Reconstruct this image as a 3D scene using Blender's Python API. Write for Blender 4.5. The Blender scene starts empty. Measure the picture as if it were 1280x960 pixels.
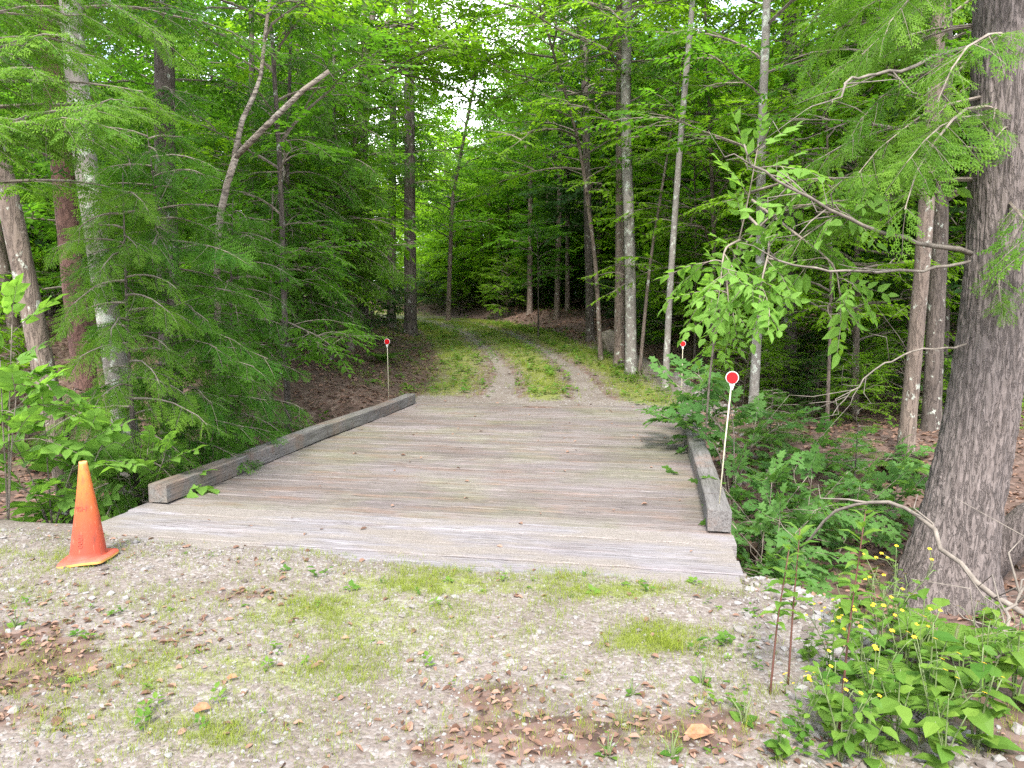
import bpy, math, random
import numpy as np
from mathutils import Vector, Matrix

rng = np.random.default_rng(7)
random.seed(7)
SC = bpy.context.scene
COL = SC.collection
R = math.radians

# ------------------------------------------------------------------ camera
F = 920.0                       # focal length in photo pixels (1280 wide)
CAMH = 1.6
YAW = R(10.7)                   # camera looks a little left of the bridge axis (+Y)
PITCH = math.atan(95.0 / F)     # downwards
FW = np.array([-math.sin(YAW), math.cos(YAW), 0.0])
RT = np.array([math.cos(YAW), math.sin(YAW), 0.0])
UP = np.array([0, 0, 1.0])

def P(px, py, d):
    """survey helper: the world point seen at photo pixel (px,py), d metres ahead"""
    a = (px - 640) / F
    b = -(py - 480) / F
    h = math.cos(PITCH) + b * math.sin(PITCH)
    v = -math.sin(PITCH) + b * math.cos(PITCH)
    t = d / h
    return np.array([0, 0, CAMH]) + t * (FW * h + RT * a + UP * v)

def G(px, py, z=0.0):
    """world point at photo pixel on the level z"""
    b = -(py - 480) / F
    h = math.cos(PITCH) + b * math.sin(PITCH)
    v = -math.sin(PITCH) + b * math.cos(PITCH)
    return P(px, py, (z - CAMH) / v * h)

cam = bpy.data.cameras.new('camera')
cam.sensor_width = 36.0
cam.lens = F / 1280 * 36.0
cam.clip_end = 2000
cam.clip_start = 0.05
co = bpy.data.objects.new('camera', cam)
COL.objects.link(co)
co.location = (0, 0, CAMH)
co.rotation_euler = (R(90) - PITCH, 0, YAW)
SC.camera = co

# ------------------------------------------------------------------ noise
_perm = np.random.default_rng(3).random((256, 256))
def vnoise(x, y, f=1.0):
    x = np.asarray(x, float) * f; y = np.asarray(y, float) * f
    xi = np.floor(x).astype(int); yi = np.floor(y).astype(int)
    fx = x - xi; fy = y - yi
    fx = fx * fx * (3 - 2 * fx); fy = fy * fy * (3 - 2 * fy)
    g = lambda a, b: _perm[a % 256, b % 256]
    return ((g(xi, yi) * (1 - fx) + g(xi + 1, yi) * fx) * (1 - fy) + (g(xi, yi + 1) * (1 - fx) + g(xi + 1, yi + 1) * fx) * fy) * 2 - 1
def fbm(x, y, f=1.0, o=3):
    s = 0; a = 1
    for k in range(o):
        s = s + a * vnoise(np.asarray(x) + 17.3 * k, np.asarray(y) - 9.1 * k, f); f *= 2.1; a *= .5
    return s
def ss(a, b, x):
    t = np.clip((np.asarray(x, float) - a) / (b - a), 0, 1)
    return t * t * (3 - 2 * t)

# ------------------------------------------------------------------ terrain
YR = [-60, 12.2, 16, 20, 25, 30, 36, 44, 60, 150]
XR = [-1.72, -1.72, -2.35, -3.6, -5.6, -8.0, -11.6, -17.5, -32, -120]
ZY = [-60, 12.4, 16, 20, 25, 30, 40, 60, 150]
ZR = [0, .0, .14, .42, .76, .96, 1.2, 1.7, 5]
def cx(y): return np.interp(y, YR, XR)
def zr(y): return np.interp(y, ZY, ZR)
DY0, DYJ, DY1 = 4.22, 5.28, 12.0        # deck: front edge, joint, far edge
DX0, DX1 = -4.06, .585

def terrain(x, y):
    x = np.asarray(x, float); y = np.asarray(y, float)
    z = zr(y)
    u = x - cx(y)
    far = ss(10, 13, y)
    left = np.clip(-u - 2.5, 0, None)
    lift = np.where(left < 3, .27 * left, .81 + .03 * np.clip(left - 3, 0, 12))
    z = z + far * lift * (1 + .25 * fbm(x, y, .25, 2))
    right = np.clip(u - 2.6, 0, None)
    k = np.interp(y, [12, 15, 19, 24, 30, 40], [-.34, -.32, -.1, .12, .45, .6])
    z = z + far * k * ss(0, 1.6, right) + far * .02 * np.clip(right - 3, 0, 20)
    z = z + far * .09 * np.exp(-((u - 2.75) / .3) ** 2) * (y < 26)
    # crown of the track between ruts
    z = z + far * .03 * (np.exp(-(u / .35) ** 2) - np.exp(-((np.abs(u) - .8) / .25) ** 2)) * (np.abs(u) < 2)
    # ravine
    edge = np.where(x > .7, 4.45 - 1.0 * (x - .7), np.where(x < -4.0, 4.45 + .0 * x, 4.45))
    edge = np.maximum(edge, -2.0) + .12 * fbm(x, y * .3, .9, 2)
    D = np.interp(x, [-12, -6, -4, -2, 0, 1, 3, 8, 20], [.45, .55, .65, 1.1, 1.1, .95, .9, .75, .5])
    wid = np.interp(x, [-4, .5, 2.5], [1.6, 1.5, 2.6])
    t = (y - edge) / wid
    t = np.clip(t, 0, 1); t = t * t * (3 - 2 * t)
    back = 1 - ss(np.interp(x, [-4, .5, 2], [9.0, 9.6, 7.2]), np.interp(x, [-4, .5, 2], [11.6, 11.9, 12.6]), y)
    z = z - D * t * back
    z = z + (.05 * fbm(x, y, .6, 3)) * np.where((np.abs(u) < 2.6) & (y > 11.5), .3, np.where(y < edge, .2, 1.0))
    # the near gravel laps over the front of the deck
    lap = 4.33 + .10 * fbm(x, y, .9, 3) + .16 * ss(-2.6, -3.8, x) - .15 * ss(0, .6, x)
    z = np.where((y < 5.0) & (x > -4.9) & (x < .6), np.where(y < edge + .6, np.minimum(z + .03, np.clip((lap - y) * .12, -.5, .022)), z), z)
    return z + .006 * fbm(x, y, 7, 2) * (np.abs(u) < 4)
def H(x, y): return float(terrain(np.array([x]), np.array([y]))[0])

# ------------------------------------------------------------------ mesh builder
class Geo:
    def __init__(s):
        s.v = []; s.t = []; s.f = {3: [], 4: []}; s.m = {3: [], 4: []}; s.n = 0
    def add(s, V, faces, mat=0, tint=.5):
        V = np.asarray(V, float).reshape(-1, 3)
        s.v.append(V); s.t.append(np.broadcast_to(np.asarray(tint, float), (len(V),)).copy())
        for k in (3, 4):
            fk = [f for f in faces if len(f) == k]
            if fk:
                a = np.asarray(fk, int) + s.n
                s.f[k].append(a); s.m[k].append(np.full(len(a), mat, int))
        s.n += len(V)
    def raw(s, V, fk, mats, tint):
        """fk: {3: array, 4: array}, mats the same"""
        s.v.append(V); s.t.append(tint)
        for k in (3, 4):
            if k in fk and len(fk[k]):
                s.f[k].append(fk[k] + s.n); s.m[k].append(mats[k])
        s.n += len(V)
    def inst(s, T, O, A, N, S, tint=None):
        """template T placed at O with forward A, normal about N, scale S"""
        O = np.asarray(O, float).reshape(-1, 3); A = np.asarray(A, float).reshape(-1, 3); N = np.asarray(N, float).reshape(-1, 3)
        n = len(O)
        if n == 0: return
        A = A / np.linalg.norm(A, axis=1, keepdims=True)
        B = np.cross(N, A); B /= np.linalg.norm(B, axis=1, keepdims=True) + 1e-9
        C = np.cross(A, B)
        S = np.broadcast_to(np.asarray(S, float), (n,))
        TV = T['v']; K = len(TV)
        V = O[:, None, :] + S[:, None, None] * (TV[None, :, 0, None] * A[:, None, :] + TV[None, :, 1, None] * B[:, None, :] + TV[None, :, 2, None] * C[:, None, :])
        if tint is None: tint = rng.random(n)
        tt = np.clip(np.asarray(tint)[:, None] + T['t'][None, :], 0, 1)
        fk = {}; mk = {}
        off = (np.arange(n) * K)[:, None, None]
        for k in (3, 4):
            if len(T['f'][k]):
                fk[k] = (T['f'][k][None] + off).reshape(-1, k); mk[k] = np.tile(T['m'][k], n)
        s.raw(V.reshape(-1, 3), fk, mk, tt.reshape(-1))
    def template(s):
        V = np.concatenate(s.v)
        T = {'v': V, 't': np.concatenate(s.t) - .5, 'f': {}, 'm': {}}
        for k in (3, 4):
            T['f'][k] = np.concatenate(s.f[k]) if s.f[k] else np.zeros((0, k), int)
            T['m'][k] = np.concatenate(s.m[k]) if s.m[k] else np.zeros(0, int)
        return T
    def mesh(s, name, mats, smooth=False):
        V = np.concatenate(s.v) if s.v else np.zeros((0, 3))
        F3 = np.concatenate(s.f[3]) if s.f[3] else np.zeros((0, 3), int)
        F4 = np.concatenate(s.f[4]) if s.f[4] else np.zeros((0, 4), int)
        mi = np.concatenate((s.m[3] or [np.zeros(0, int)]) + (s.m[4] or [np.zeros(0, int)]))
        me = bpy.data.meshes.new(name)
        me.vertices.add(len(V)); me.vertices.foreach_set('co', V.astype(np.float32).ravel())
        L = np.concatenate([F3.ravel(), F4.ravel()])
        me.loops.add(len(L)); me.loops.foreach_set('vertex_index', L.astype(np.int32))
        st = np.concatenate([np.arange(len(F3)) * 3, len(F3) * 3 + np.arange(len(F4)) * 4])
        me.polygons.add(len(st)); me.polygons.foreach_set('loop_start', st.astype(np.int32))
        me.polygons.foreach_set('loop_total', np.concatenate([np.full(len(F3), 3), np.full(len(F4), 4)]).astype(np.int32))
        for m in mats: me.materials.append(m)
        me.polygons.foreach_set('material_index', mi.astype(np.int32))
        me.polygons.foreach_set('use_smooth', np.full(len(st), smooth))
        at = me.attributes.new('tint', 'FLOAT', 'POINT'); at.data.foreach_set('value', np.concatenate(s.t).astype(np.float32))
        me.update(calc_edges=True); me.validate()
        return me
    def obj(s, name, mats, parent=None, smooth=False):
        o = bpy.data.objects.new(name, s.mesh(name, mats, smooth)); COL.objects.link(o)
        if parent is not None: o.parent = parent
        return o

def tube(g, pts, rad, sides=6, mat=0, tint=.5, cap=True, wob=0):
    pts = np.asarray(pts, float); n = len(pts); rad = np.broadcast_to(np.asarray(rad, float), (n,))
    T = np.gradient(pts, axis=0); T /= np.linalg.norm(T, axis=1, keepdims=True) + 1e-9
    a = np.array([0, 0, 1.0]) if abs(T[0, 2]) < .8 else np.array([1.0, 0, 0])
    X = np.cross(T, a); X /= np.linalg.norm(X, axis=1, keepdims=True) + 1e-9
    Y = np.cross(T, X)
    th = np.arange(sides) / sides * 2 * math.pi
    rr = rad[:, None] * (1 + (wob * rng.normal(size=(n, sides)) if wob else 0))
    V = pts[:, None] + rr[..., None] * (np.cos(th)[None, :, None] * X[:, None] + np.sin(th)[None, :, None] * Y[:, None])
    V = V.reshape(-1, 3); f = []
    i = np.arange(n - 1)[:, None] * sides; j = np.arange(sides)[None]; j2 = (j + 1) % sides
    q = np.stack([i + j, i + j2, i + sides + j2, i + sides + j], -1).reshape(-1, 4)
    fk = {4: q}; mk = {4: np.full(len(q), mat)}
    if cap:
        V = np.vstack([V, pts[-1:], pts[:1]]); c = n * sides
        t = [[(n - 1) * sides + k, (n - 1) * sides + (k + 1) % sides, c] for k in range(sides)] + [[(k + 1) % sides, k, c + 1] for k in range(sides)]
        fk[3] = np.array(t); mk[3] = np.full(len(t), mat)
    g.raw(V, fk, mk, np.full(len(V), float(tint)))

def box(g, lo, hi, mat=0, tint=.5, bev=0.0):
    (x0, y0, z0), (x1, y1, z1) = lo, hi
    b = bev
    if b <= 0:
        V = [(x0, y0, z0), (x1, y0, z0), (x1, y1, z0), (x0, y1, z0), (x0, y0, z1), (x1, y0, z1), (x1, y1, z1), (x0, y1, z1)]
        g.add(V, [(0, 3, 2, 1), (4, 5, 6, 7), (0, 1, 5, 4), (1, 2, 6, 5), (2, 3, 7, 6), (3, 0, 4, 7)], mat, tint); return
    V = []
    for z, bb in ((z0, 0), (z1 - b, 0), (z1, b)):
        V += [(x0 + bb, y0 + bb, z), (x1 - bb, y0 + bb, z), (x1 - bb, y1 - bb, z), (x0 + bb, y1 - bb, z)]
    f = [(0, 3, 2, 1), (8, 9, 10, 11)]
    for k in range(2):
        for j in range(4): f.append((k * 4 + j, k * 4 + (j + 1) % 4, k * 4 + 4 + (j + 1) % 4, k * 4 + 4 + j))
    g.add(V, f, mat, tint)

# ------------------------------------------------------------------ materials
class NT:
    def __init__(s, name, rough=.7):
        s.m = bpy.data.materials.new(name); s.m.use_nodes = True
        s.t = s.m.node_tree; s.b = s.t.nodes['Principled BSDF']; s.out = s.t.nodes['Material Output']
        s.b.inputs['Roughness'].default_value = rough
        s.b.inputs['Specular IOR Level'].default_value = .3
    def n(s, ty, **kw):
        x = s.t.nodes.new(ty)
        for k, v in kw.items():
            if k.startswith('_'): setattr(x, k[1:], v)
            else: s.set(x.inputs[k.replace('__', ' ')], v)
        return x
    def set(s, sock, v):
        if isinstance(v, bpy.types.NodeSocket): s.t.links.new(v, sock)
        elif isinstance(v, (tuple, list)) and len(v) == 3 and sock.type == 'RGBA': sock.default_value = (*v, 1)
        else: sock.default_value = v
    def coord(s, scale=(1, 1, 1), which='Object', rot=(0, 0, 0)):
        c = s.n('ShaderNodeTexCoord'); mp = s.n('ShaderNodeMapping')
        s.set(mp.inputs['Vector'], c.outputs[which]); mp.inputs['Scale'].default_value = scale; mp.inputs['Rotation'].default_value = rot
        return mp.outputs[0]
    def noise(s, vec, sc, det=4, rough=.6, dist=0):
        return s.n('ShaderNodeTexNoise', Vector=vec, Scale=sc, Detail=det, Roughness=rough, Distortion=dist)
    def ramp(s, fac, stops, interp='LINEAR'):
        r = s.n('ShaderNodeValToRGB'); s.set(r.inputs[0], fac); cr = r.color_ramp; cr.interpolation = interp
        while len(cr.elements) < len(stops): cr.elements.new(.5)
        for e, (p, c) in zip(cr.elements, stops):
            e.position = p; e.color = (*c, 1) if isinstance(c, (tuple, list)) else (c, c, c, 1)
        return r.outputs[0]
    def mix(s, fac, a, b, blend='MIX'):
        x = s.n('ShaderNodeMix', _data_type='RGBA', _blend_type=blend)
        s.set(x.inputs[0], fac); s.set(x.inputs[6], a); s.set(x.inputs[7], b); return x.outputs[2]
    def math(s, op, a, b=0.0, c=None):
        x = s.n('ShaderNodeMath', _operation=op); s.set(x.inputs[0], a); s.set(x.inputs[1], b)
        if c is not None: s.set(x.inputs[2], c)
        return x.outputs[0]
    def attr(s, name): return s.n('ShaderNodeAttribute', _attribute_name=name).outputs['Fac']
    def bump(s, h, strength=.5, dist=.02):
        b = s.n('ShaderNodeBump', Height=h, Strength=strength, Distance=dist); s.set(s.b.inputs['Normal'], b.outputs[0])
    def col(s, c): s.set(s.b.inputs['Base Color'], c)

def leaf_mat(name, a, b, trans, tw=.4, rough=.45):
    k = NT(name, rough)
    k.b.inputs['Specular IOR Level'].default_value = .06
    t = k.attr('tint')
    oi = k.n('ShaderNodeObjectInfo').outputs['Random']
    t2 = k.math('ADD', k.math('MULTIPLY', t, .75), k.math('MULTIPLY', oi, .25))
    c = k.mix(t2, a, b); k.col(c)
    tr = k.n('ShaderNodeBsdfTranslucent'); k.set(tr.inputs['Color'], k.mix(t2, tuple(x * .75 for x in trans), trans))
    ms = k.n('ShaderNodeMixShader'); ms.inputs[0].default_value = tw
    k.t.links.new(k.b.outputs[0], ms.inputs[1]); k.t.links.new(tr.outputs[0], ms.inputs[2]); k.t.links.new(ms.outputs[0], k.out.inputs[0])
    return k.m

def bark_mat(name, a, b, c=None, fscale=14, stretch=.22, strength=.7, lichen=.0, dist=.02, net=1.0):
    k = NT(name, .9)
    v = k.coord((1, 1, stretch))
    n1 = k.noise(v, fscale, 5, .65, .6); n2 = k.noise(k.coord(), 1.7, 3); 
    vo = k.n('ShaderNodeTexVoronoi', Vector=v, Scale=fscale * 1.1, _feature='DISTANCE_TO_EDGE')
    fur = k.math('ABSOLUTE', k.math('SUBTRACT', k.noise(v, fscale * .8, 5, .6, .8).outputs[0], .5))
    crack = k.ramp(fur, [(0, 1.0 - net), (.05, 1.0)])
    h = k.math('ADD', k.math('MULTIPLY', crack, .6), k.math('MULTIPLY', n1.outputs[0], .9))
    base = k.ramp(n1.outputs[0], [(.3, a), (.7, b)])
    base = k.mix(k.math('MULTIPLY', k.math('SUBTRACT', 1.0, crack), .55), base, tuple(x * .35 for x in a))
    base = k.mix(k.ramp(n2.outputs[0], [(.4, 0.0), (.65, .5)]), base, c or tuple(x * .8 for x in b))
    if lichen:
        n3 = k.noise(k.coord((1, 1, .7)), 9, 4, .7)
        base = k.mix(k.ramp(n3.outputs[0], [(.62 - lichen * .15, 0.0), (.67 - lichen * .15, .8)]), base, (.36, .38, .33))
    k.col(base); k.bump(h, strength, dist)
    return k.m

M = {}
M['hem'] = leaf_mat('hemlock_needles', (.018, .066, .009), (.085, .185, .020), (.13, .32, .02), .4)
M['hem_light'] = leaf_mat('hemlock_light_green', (.034, .098, .013), (.120, .215, .026), (.20, .40, .03), .42)  # lighter, yellower needle green than the plain hemlock
M['broad'] = leaf_mat('broadleaf_green', (.030, .088, .011), (.078, .170, .018), (.17, .41, .02), .5)
M['broad_lit'] = leaf_mat('broadleaf_lit', (.058, .135, .011), (.130, .235, .016), (.29, .56, .02), .56)  # brightened copy of the leaf green; well-lit foliage put into the colour
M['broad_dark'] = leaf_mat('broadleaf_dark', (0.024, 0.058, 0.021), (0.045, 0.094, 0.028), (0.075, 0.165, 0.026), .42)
M['beech'] = leaf_mat('beech_leaf', (.10, .20, .035), (.16, .29, .06), (.26, .50, .05), .5)
M['maple'] = leaf_mat('seedling_leaf', (0.055, 0.132, 0.034), (0.102, 0.200, 0.055), (0.170, 0.340, 0.043), .45)
M['weed'] = leaf_mat('weed_leaf', (.04, .11, .018), (.13, .21, .035), (.18, .34, .025), .42)
M['grass'] = leaf_mat('grass_blade', (.105, .15, .018), (.235, .27, .045), (.30, .38, .04), .42)
M['moss'] = leaf_mat('moss_tuft', (.07, .10, .015), (.16, .19, .03), (.1, .14, .02), .2)
M['dead'] = leaf_mat('dead_leaf', (.092, .05, .034), (.27, .172, .128), (.10, .06, .035), .15, .7)
k = NT('flower_yellow', .6); k.col((.50, .34, .01)); M['yellow'] = k.m
k = NT('stem_red', .6); k.col((.085, .036, .026)); M['stem'] = k.m
k = NT('stem_green', .6); k.col((.10, .13, .05)); M['gstem'] = k.m
k = NT('twig_wood', .85); k.col(k.ramp(k.noise(k.coord(), 12).outputs[0], [(.3, (.09, .07, .055)), (.7, (.22, .185, .155))])); M['twig'] = k.m
k = NT('dead_wood', .85); k.col(k.ramp(k.noise(k.coord((1, 1, 1)), 14).outputs[0], [(.3, (0.079, 0.066, 0.054)), (.7, (0.180, 0.155, 0.130))])); M['deadwood'] = k.m
M['bark_brown'] = bark_mat('bark_greybrown', (.085, .062, .05), (.18, .14, .115), None, 16, .2, .7, .15)
M['bark_red'] = bark_mat('bark_redbrown', (.075, .036, .028), (.17, .094, .074), None, 18, .35, .7)
M['bark_grey'] = bark_mat('bark_grey_lichen', (.125, .11, .098), (.215, .195, .175), (.15, .135, .118), 10, .9, .35, .45, .02, .25)
M['bark_dark'] = bark_mat('bark_dark', (.045, .035, .03), (.115, .092, .08), None, 16, .2, .8, .1)
M['bark_hem'] = bark_mat('bark_hemlock', (.074, .060, .055), (.160, .134, .125), (.122, .10, .093), 30, .14, .75, 0, .025)
k = NT('bark_birch', .75)
n1 = k.noise(k.coord((3, 3, 9)), 4, 4); n2 = k.noise(k.coord(), 3, 3)
k.col(k.mix(k.ramp(n1.outputs[0], [(.50, 0.0), (.58, .9)]), k.ramp(n2.outputs[0], [(.3, (0.187, 0.145, 0.111)), (.7, (0.306, 0.268, 0.230))]), (.07, .055, .045))); k.bump(n1.outputs[0], .3, .01); M['birch'] = k.m

# ground: leaf litter, gravel and green mixed by the masks stored on the sheet
def ground_mat():
    k = NT('forest_ground', .9)
    v = k.coord()
    vd = k.n('ShaderNodeMix', _data_type='VECTOR'); vd.inputs[0].default_value = .04
    k.set(vd.inputs[4], v); k.set(vd.inputs[5], k.noise(v, 9, 3).outputs['Color'])
    vv = vd.outputs[1]
    vl = k.n('ShaderNodeTexVoronoi', Vector=vv, Scale=17.0, Randomness=1.0)
    sep = k.n('ShaderNodeSeparateColor'); k.set(sep.inputs[0], vl.outputs['Color'])
    lit = k.ramp(sep.outputs[0], [(0, (.035, .02, .015)), (.25, (.078, .046, .035)), (.5, (.125, .078, .062)), (.75, (.09, .053, .041)), (1, (.18, .125, .103))])
    lit = k.mix(k.ramp(k.noise(v, .9, 4).outputs[0], [(.45, 0.0), (.7, .65)]), lit, (.055, .038, .028))
    lit = k.mix(k.math('MULTIPLY', k.noise(v, 70, 2).outputs[0], .3), lit, (.04, .025, .02))
    vg = k.n('ShaderNodeTexVoronoi', Vector=vv, Scale=48.0)
    vg2 = k.n('ShaderNodeTexVoronoi', Vector=v, Scale=130.0)
    s2 = k.n('ShaderNodeSeparateColor'); k.set(s2.inputs[0], vg.outputs['Color'])
    s3 = k.n('ShaderNodeSeparateColor'); k.set(s3.inputs[0], vg2.outputs['Color'])
    gr = k.ramp(s2.outputs[0], [(0, (0.070, 0.055, 0.048)), (.3, (0.137, 0.116, 0.102)), (.55, (0.102, 0.085, 0.074)), (.8, (0.169, 0.150, 0.139)), (1, (0.243, 0.231, 0.227))])
    gr = k.mix(.45, gr, k.ramp(s3.outputs[0], [(0, (0.087, 0.067, 0.055)), (.5, (0.150, 0.123, 0.107)), (1, (0.214, 0.188, 0.171))]))
    big = k.noise(v, 1.4, 5, .65)
    gr = k.mix(k.ramp(big.outputs[0], [(.43, 0.0), (.65, .5)]), gr, (.085, .064, .053))
    ga = k.attr('gravel'); fine = k.noise(v, 6, 5, .7)
    fac = k.ramp(k.math('ADD', ga, k.math('MULTIPLY', k.math('SUBTRACT', fine.outputs[0], .5), .75)), [(.42, 0.0), (.58, 1.0)])
    c = k.mix(fac, lit, gr)
    gs = k.attr('grass')
    gn = k.noise(v, 11, 5, .75)
    gf = k.ramp(k.math('ADD', gs, k.math('MULTIPLY', k.math('SUBTRACT', gn.outputs[0], .5), 1.3)), [(.45, 0.0), (.85, .65)])
    c = k.mix(gf, c, k.ramp(gn.outputs[0], [(.3, (.085, .105, .016)), (.7, (.175, .21, .032))]))
    k.col(c)
    hg = k.math('SUBTRACT', 1.0, vg.outputs['Distance']); hl = k.math('SUBTRACT', 1.0, vl.outputs['Distance'])
    hh = k.n('ShaderNodeMix', _data_type='FLOAT'); k.set(hh.inputs[0], fac); k.set(hh.inputs[2], hl); k.set(hh.inputs[3], k.math('MULTIPLY', hg, .55))
    k.bump(hh.outputs[0], .6, .02)
    return k.m
M['ground'] = ground_mat()

def wood_mat(name, cols, sand=False, green=.5, axis='x'):
    k = NT(name, .88)
    sc = (1, 1, 1)
    st = {'x': (.8, 34, 34), 'y': (26, .9, 26)}[axis]
    v = k.coord(); vs = k.coord(st)
    t = k.attr('tint')
    n1 = k.noise(vs, 1.6, 6, .7, .4); n2 = k.noise(k.coord(tuple(a * 3 for a in st)), 1.5, 4, .7); n3 = k.noise(v, .8, 4, .6); n4 = k.noise(k.coord((.35, 1.6, 1)) if axis == 'x' else v, 1.6, 4, .65)
    f = k.math('ADD', k.math('MULTIPLY', n1.outputs[0], .82), k.math('MULTIPLY', t, .18))
    c = k.ramp(f, [(.30, cols[0]), (.43, cols[1]), (.55, cols[2]), (.70, cols[3])])
    wm = k.noise(k.coord((.6, 3.0, 1) if axis == 'x' else (1, 1, 1)), 1.9, 5, .7)
    c = k.mix(k.ramp(wm.outputs[0], [(.5, 0.0), (.62, .2 if sand else .75)]), c, (.150, .100, .078))
    c = k.mix(k.ramp(n3.outputs[0], [(.46, 0.0), (.62, green * .8)]), c, k.mix(.6, c, (.105, .115, .048)))
    c = k.mix(k.ramp(n4.outputs[0], [(.5, 0.0), (.68, .45)]), c, (.19, .165, .18))
    n6 = k.noise(k.coord((.5, .7, 1)), 1.1, 4, .6); c = k.mix(k.ramp(n6.outputs[0], [(.35, .35), (.6, 0.0)]), c, tuple(a * .8 for a in cols[0]))
    n5 = k.noise(k.coord((.55, 9, 9)) if axis == 'x' else k.coord((9, .55, 9)), 1.7, 6, .75, .3)
    c = k.mix(k.ramp(n5.outputs[0], [(.54, 0.0), (.66, .5)]), c, tuple(a * .75 for a in cols[0]))
    c = k.mix(k.ramp(n5.outputs[0], [(.30, .45), (.42, 0.0)]), c, tuple(a * 1.15 for a in cols[3]))
    crack = k.ramp(n2.outputs[0], [(.36, 1.0), (.44, 0.0)])
    c = k.mix(k.math('MULTIPLY', crack, .7), c, (.03, .023, .02))
    blot = k.noise(k.coord((.5, 2.6, 1)), 3.2, 5, .7)
    c = k.mix(k.ramp(blot.outputs[0], [(.60, 0.0), (.70, .7)]), c, (.055, .04, .032))
    if sand:
        s1 = k.noise(k.coord((.45, 1.6, 1)), 1.7, 5, .6); s2 = k.noise(v, 120, 2)
        g = k.ramp(s2.outputs[0], [(.3, (.098, .082, .070)), (.55, (.168, .146, .128)), (.75, (.225, .20, .18))])
        c = k.mix(k.ramp(s1.outputs[0], [(.44, 0.0), (.54, .85)]), c, g)
    k.col(c)
    k.bump(k.math('ADD', n1.outputs[0], k.math('MULTIPLY', crack, -.6)), .55, .008)
    return k.m
DC = [(.066, .053, .049), (.118, .099, .092), (.153, .131, .124), (.212, .188, .182)]
M['deck'] = wood_mat('weathered_deck', DC, False, .85)
M['front'] = wood_mat('sandy_boards', [(.085, .074, .076), (.135, .122, .125), (.175, .160, .168), (.25, .24, .258)], True, .1)
M['kerb'] = wood_mat('weathered_kerb', [(0.061, 0.055, 0.053), (0.100, 0.092, 0.088), (0.132, 0.123, 0.118), (0.183, 0.172, 0.168)], False, .5, 'y')
k = NT('old_concrete', .9); k.col(k.ramp(k.noise(k.coord(), 8, 6).outputs[0], [(.3, (.27, .245, .225)), (.7, (.43, .40, .375))])); k.bump(k.noise(k.coord(), 30, 4).outputs[0], .4, .01); M['conc'] = k.m
k = NT('stone', .9); n1 = k.noise(k.coord(), 5, 6, .65)
k.col(k.mix(k.ramp(k.noise(k.coord(), 2.3, 3).outputs[0], [(.45, 0.0), (.6, .6)]), k.ramp(n1.outputs[0], [(.3, (.085, .07, .06)), (.7, (.20, .17, .14))]), (.13, .10, .078))); k.bump(n1.outputs[0], .5, .04); M['rock'] = k.m
k = NT('pebble', .85); k.col(k.mix(k.attr('tint'), k.ramp(k.attr('tint'), [(0, (0.070, 0.055, 0.047)), (.4, (0.137, 0.116, 0.102)), (.75, (0.174, 0.164, 0.158)), (1, (0.313, 0.308, 0.302))]), (0.174, 0.164, 0.158))); M['pebble'] = k.m

# ------------------------------------------------------------------ tagging
def tag(o, label, cat, group=None, kind=None):
    if label: o['label'] = label
    if cat: o['category'] = cat
    if group: o['group'] = group
    if kind: o['kind'] = kind
    return o
def thing(name, label, cat, loc=(0, 0, 0), rz=0, group=None):
    o = bpy.data.objects.new(name, None); COL.objects.link(o); o.empty_display_size = .2
    o.location = [float(a) for a in loc]; o.rotation_euler = (0, 0, rz)
    return tag(o, label, cat, group)
def dup(root, loc, rz=0, sc=1.0, label=None, group=None, tilt=(0, 0)):
    r = root.copy(); COL.objects.link(r)
    r.location = [float(a) for a in loc]; r.rotation_euler = (tilt[0], tilt[1], rz); r.scale = (sc, sc, sc) if np.isscalar(sc) else sc
    if label: r['label'] = label
    if group: r['group'] = group
    for ch in list(root.children):
        c = ch.copy(); COL.objects.link(c); c.parent = r
        for g in list(ch.children):
            d = g.copy(); COL.objects.link(d); d.parent = c
    return r

# ------------------------------------------------------------------ ground sheet
def axis_coords(segs):
    out = []
    for a, b, st in segs: out.append(np.arange(a, b, st))
    return np.unique(np.concatenate(out).round(4))
gx = axis_coords([(-260, -60, 20), (-60, -24, 3), (-24, -11, .6), (-11, -5, .18), (-5, 3.5, .06), (3.5, 8, .15), (8, 20, .6), (20, 60, 3), (60, 261, 20)])
gy = axis_coords([(-200, -20, 20), (-20, 0, 1.5), (0, 1.8, .2), (1.8, 5.6, .045), (5.6, 12, .12), (12, 20, .1), (20, 32, .25), (32, 60, 1.0), (60, 261, 10)])
GX, GY = np.meshgrid(gx, gy)
GZ = terrain(GX, GY)
# gentle rise of the land far off
GZ += .00002 * np.clip(np.hypot(GX, GY) - 60, 0, None) ** 2
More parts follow.
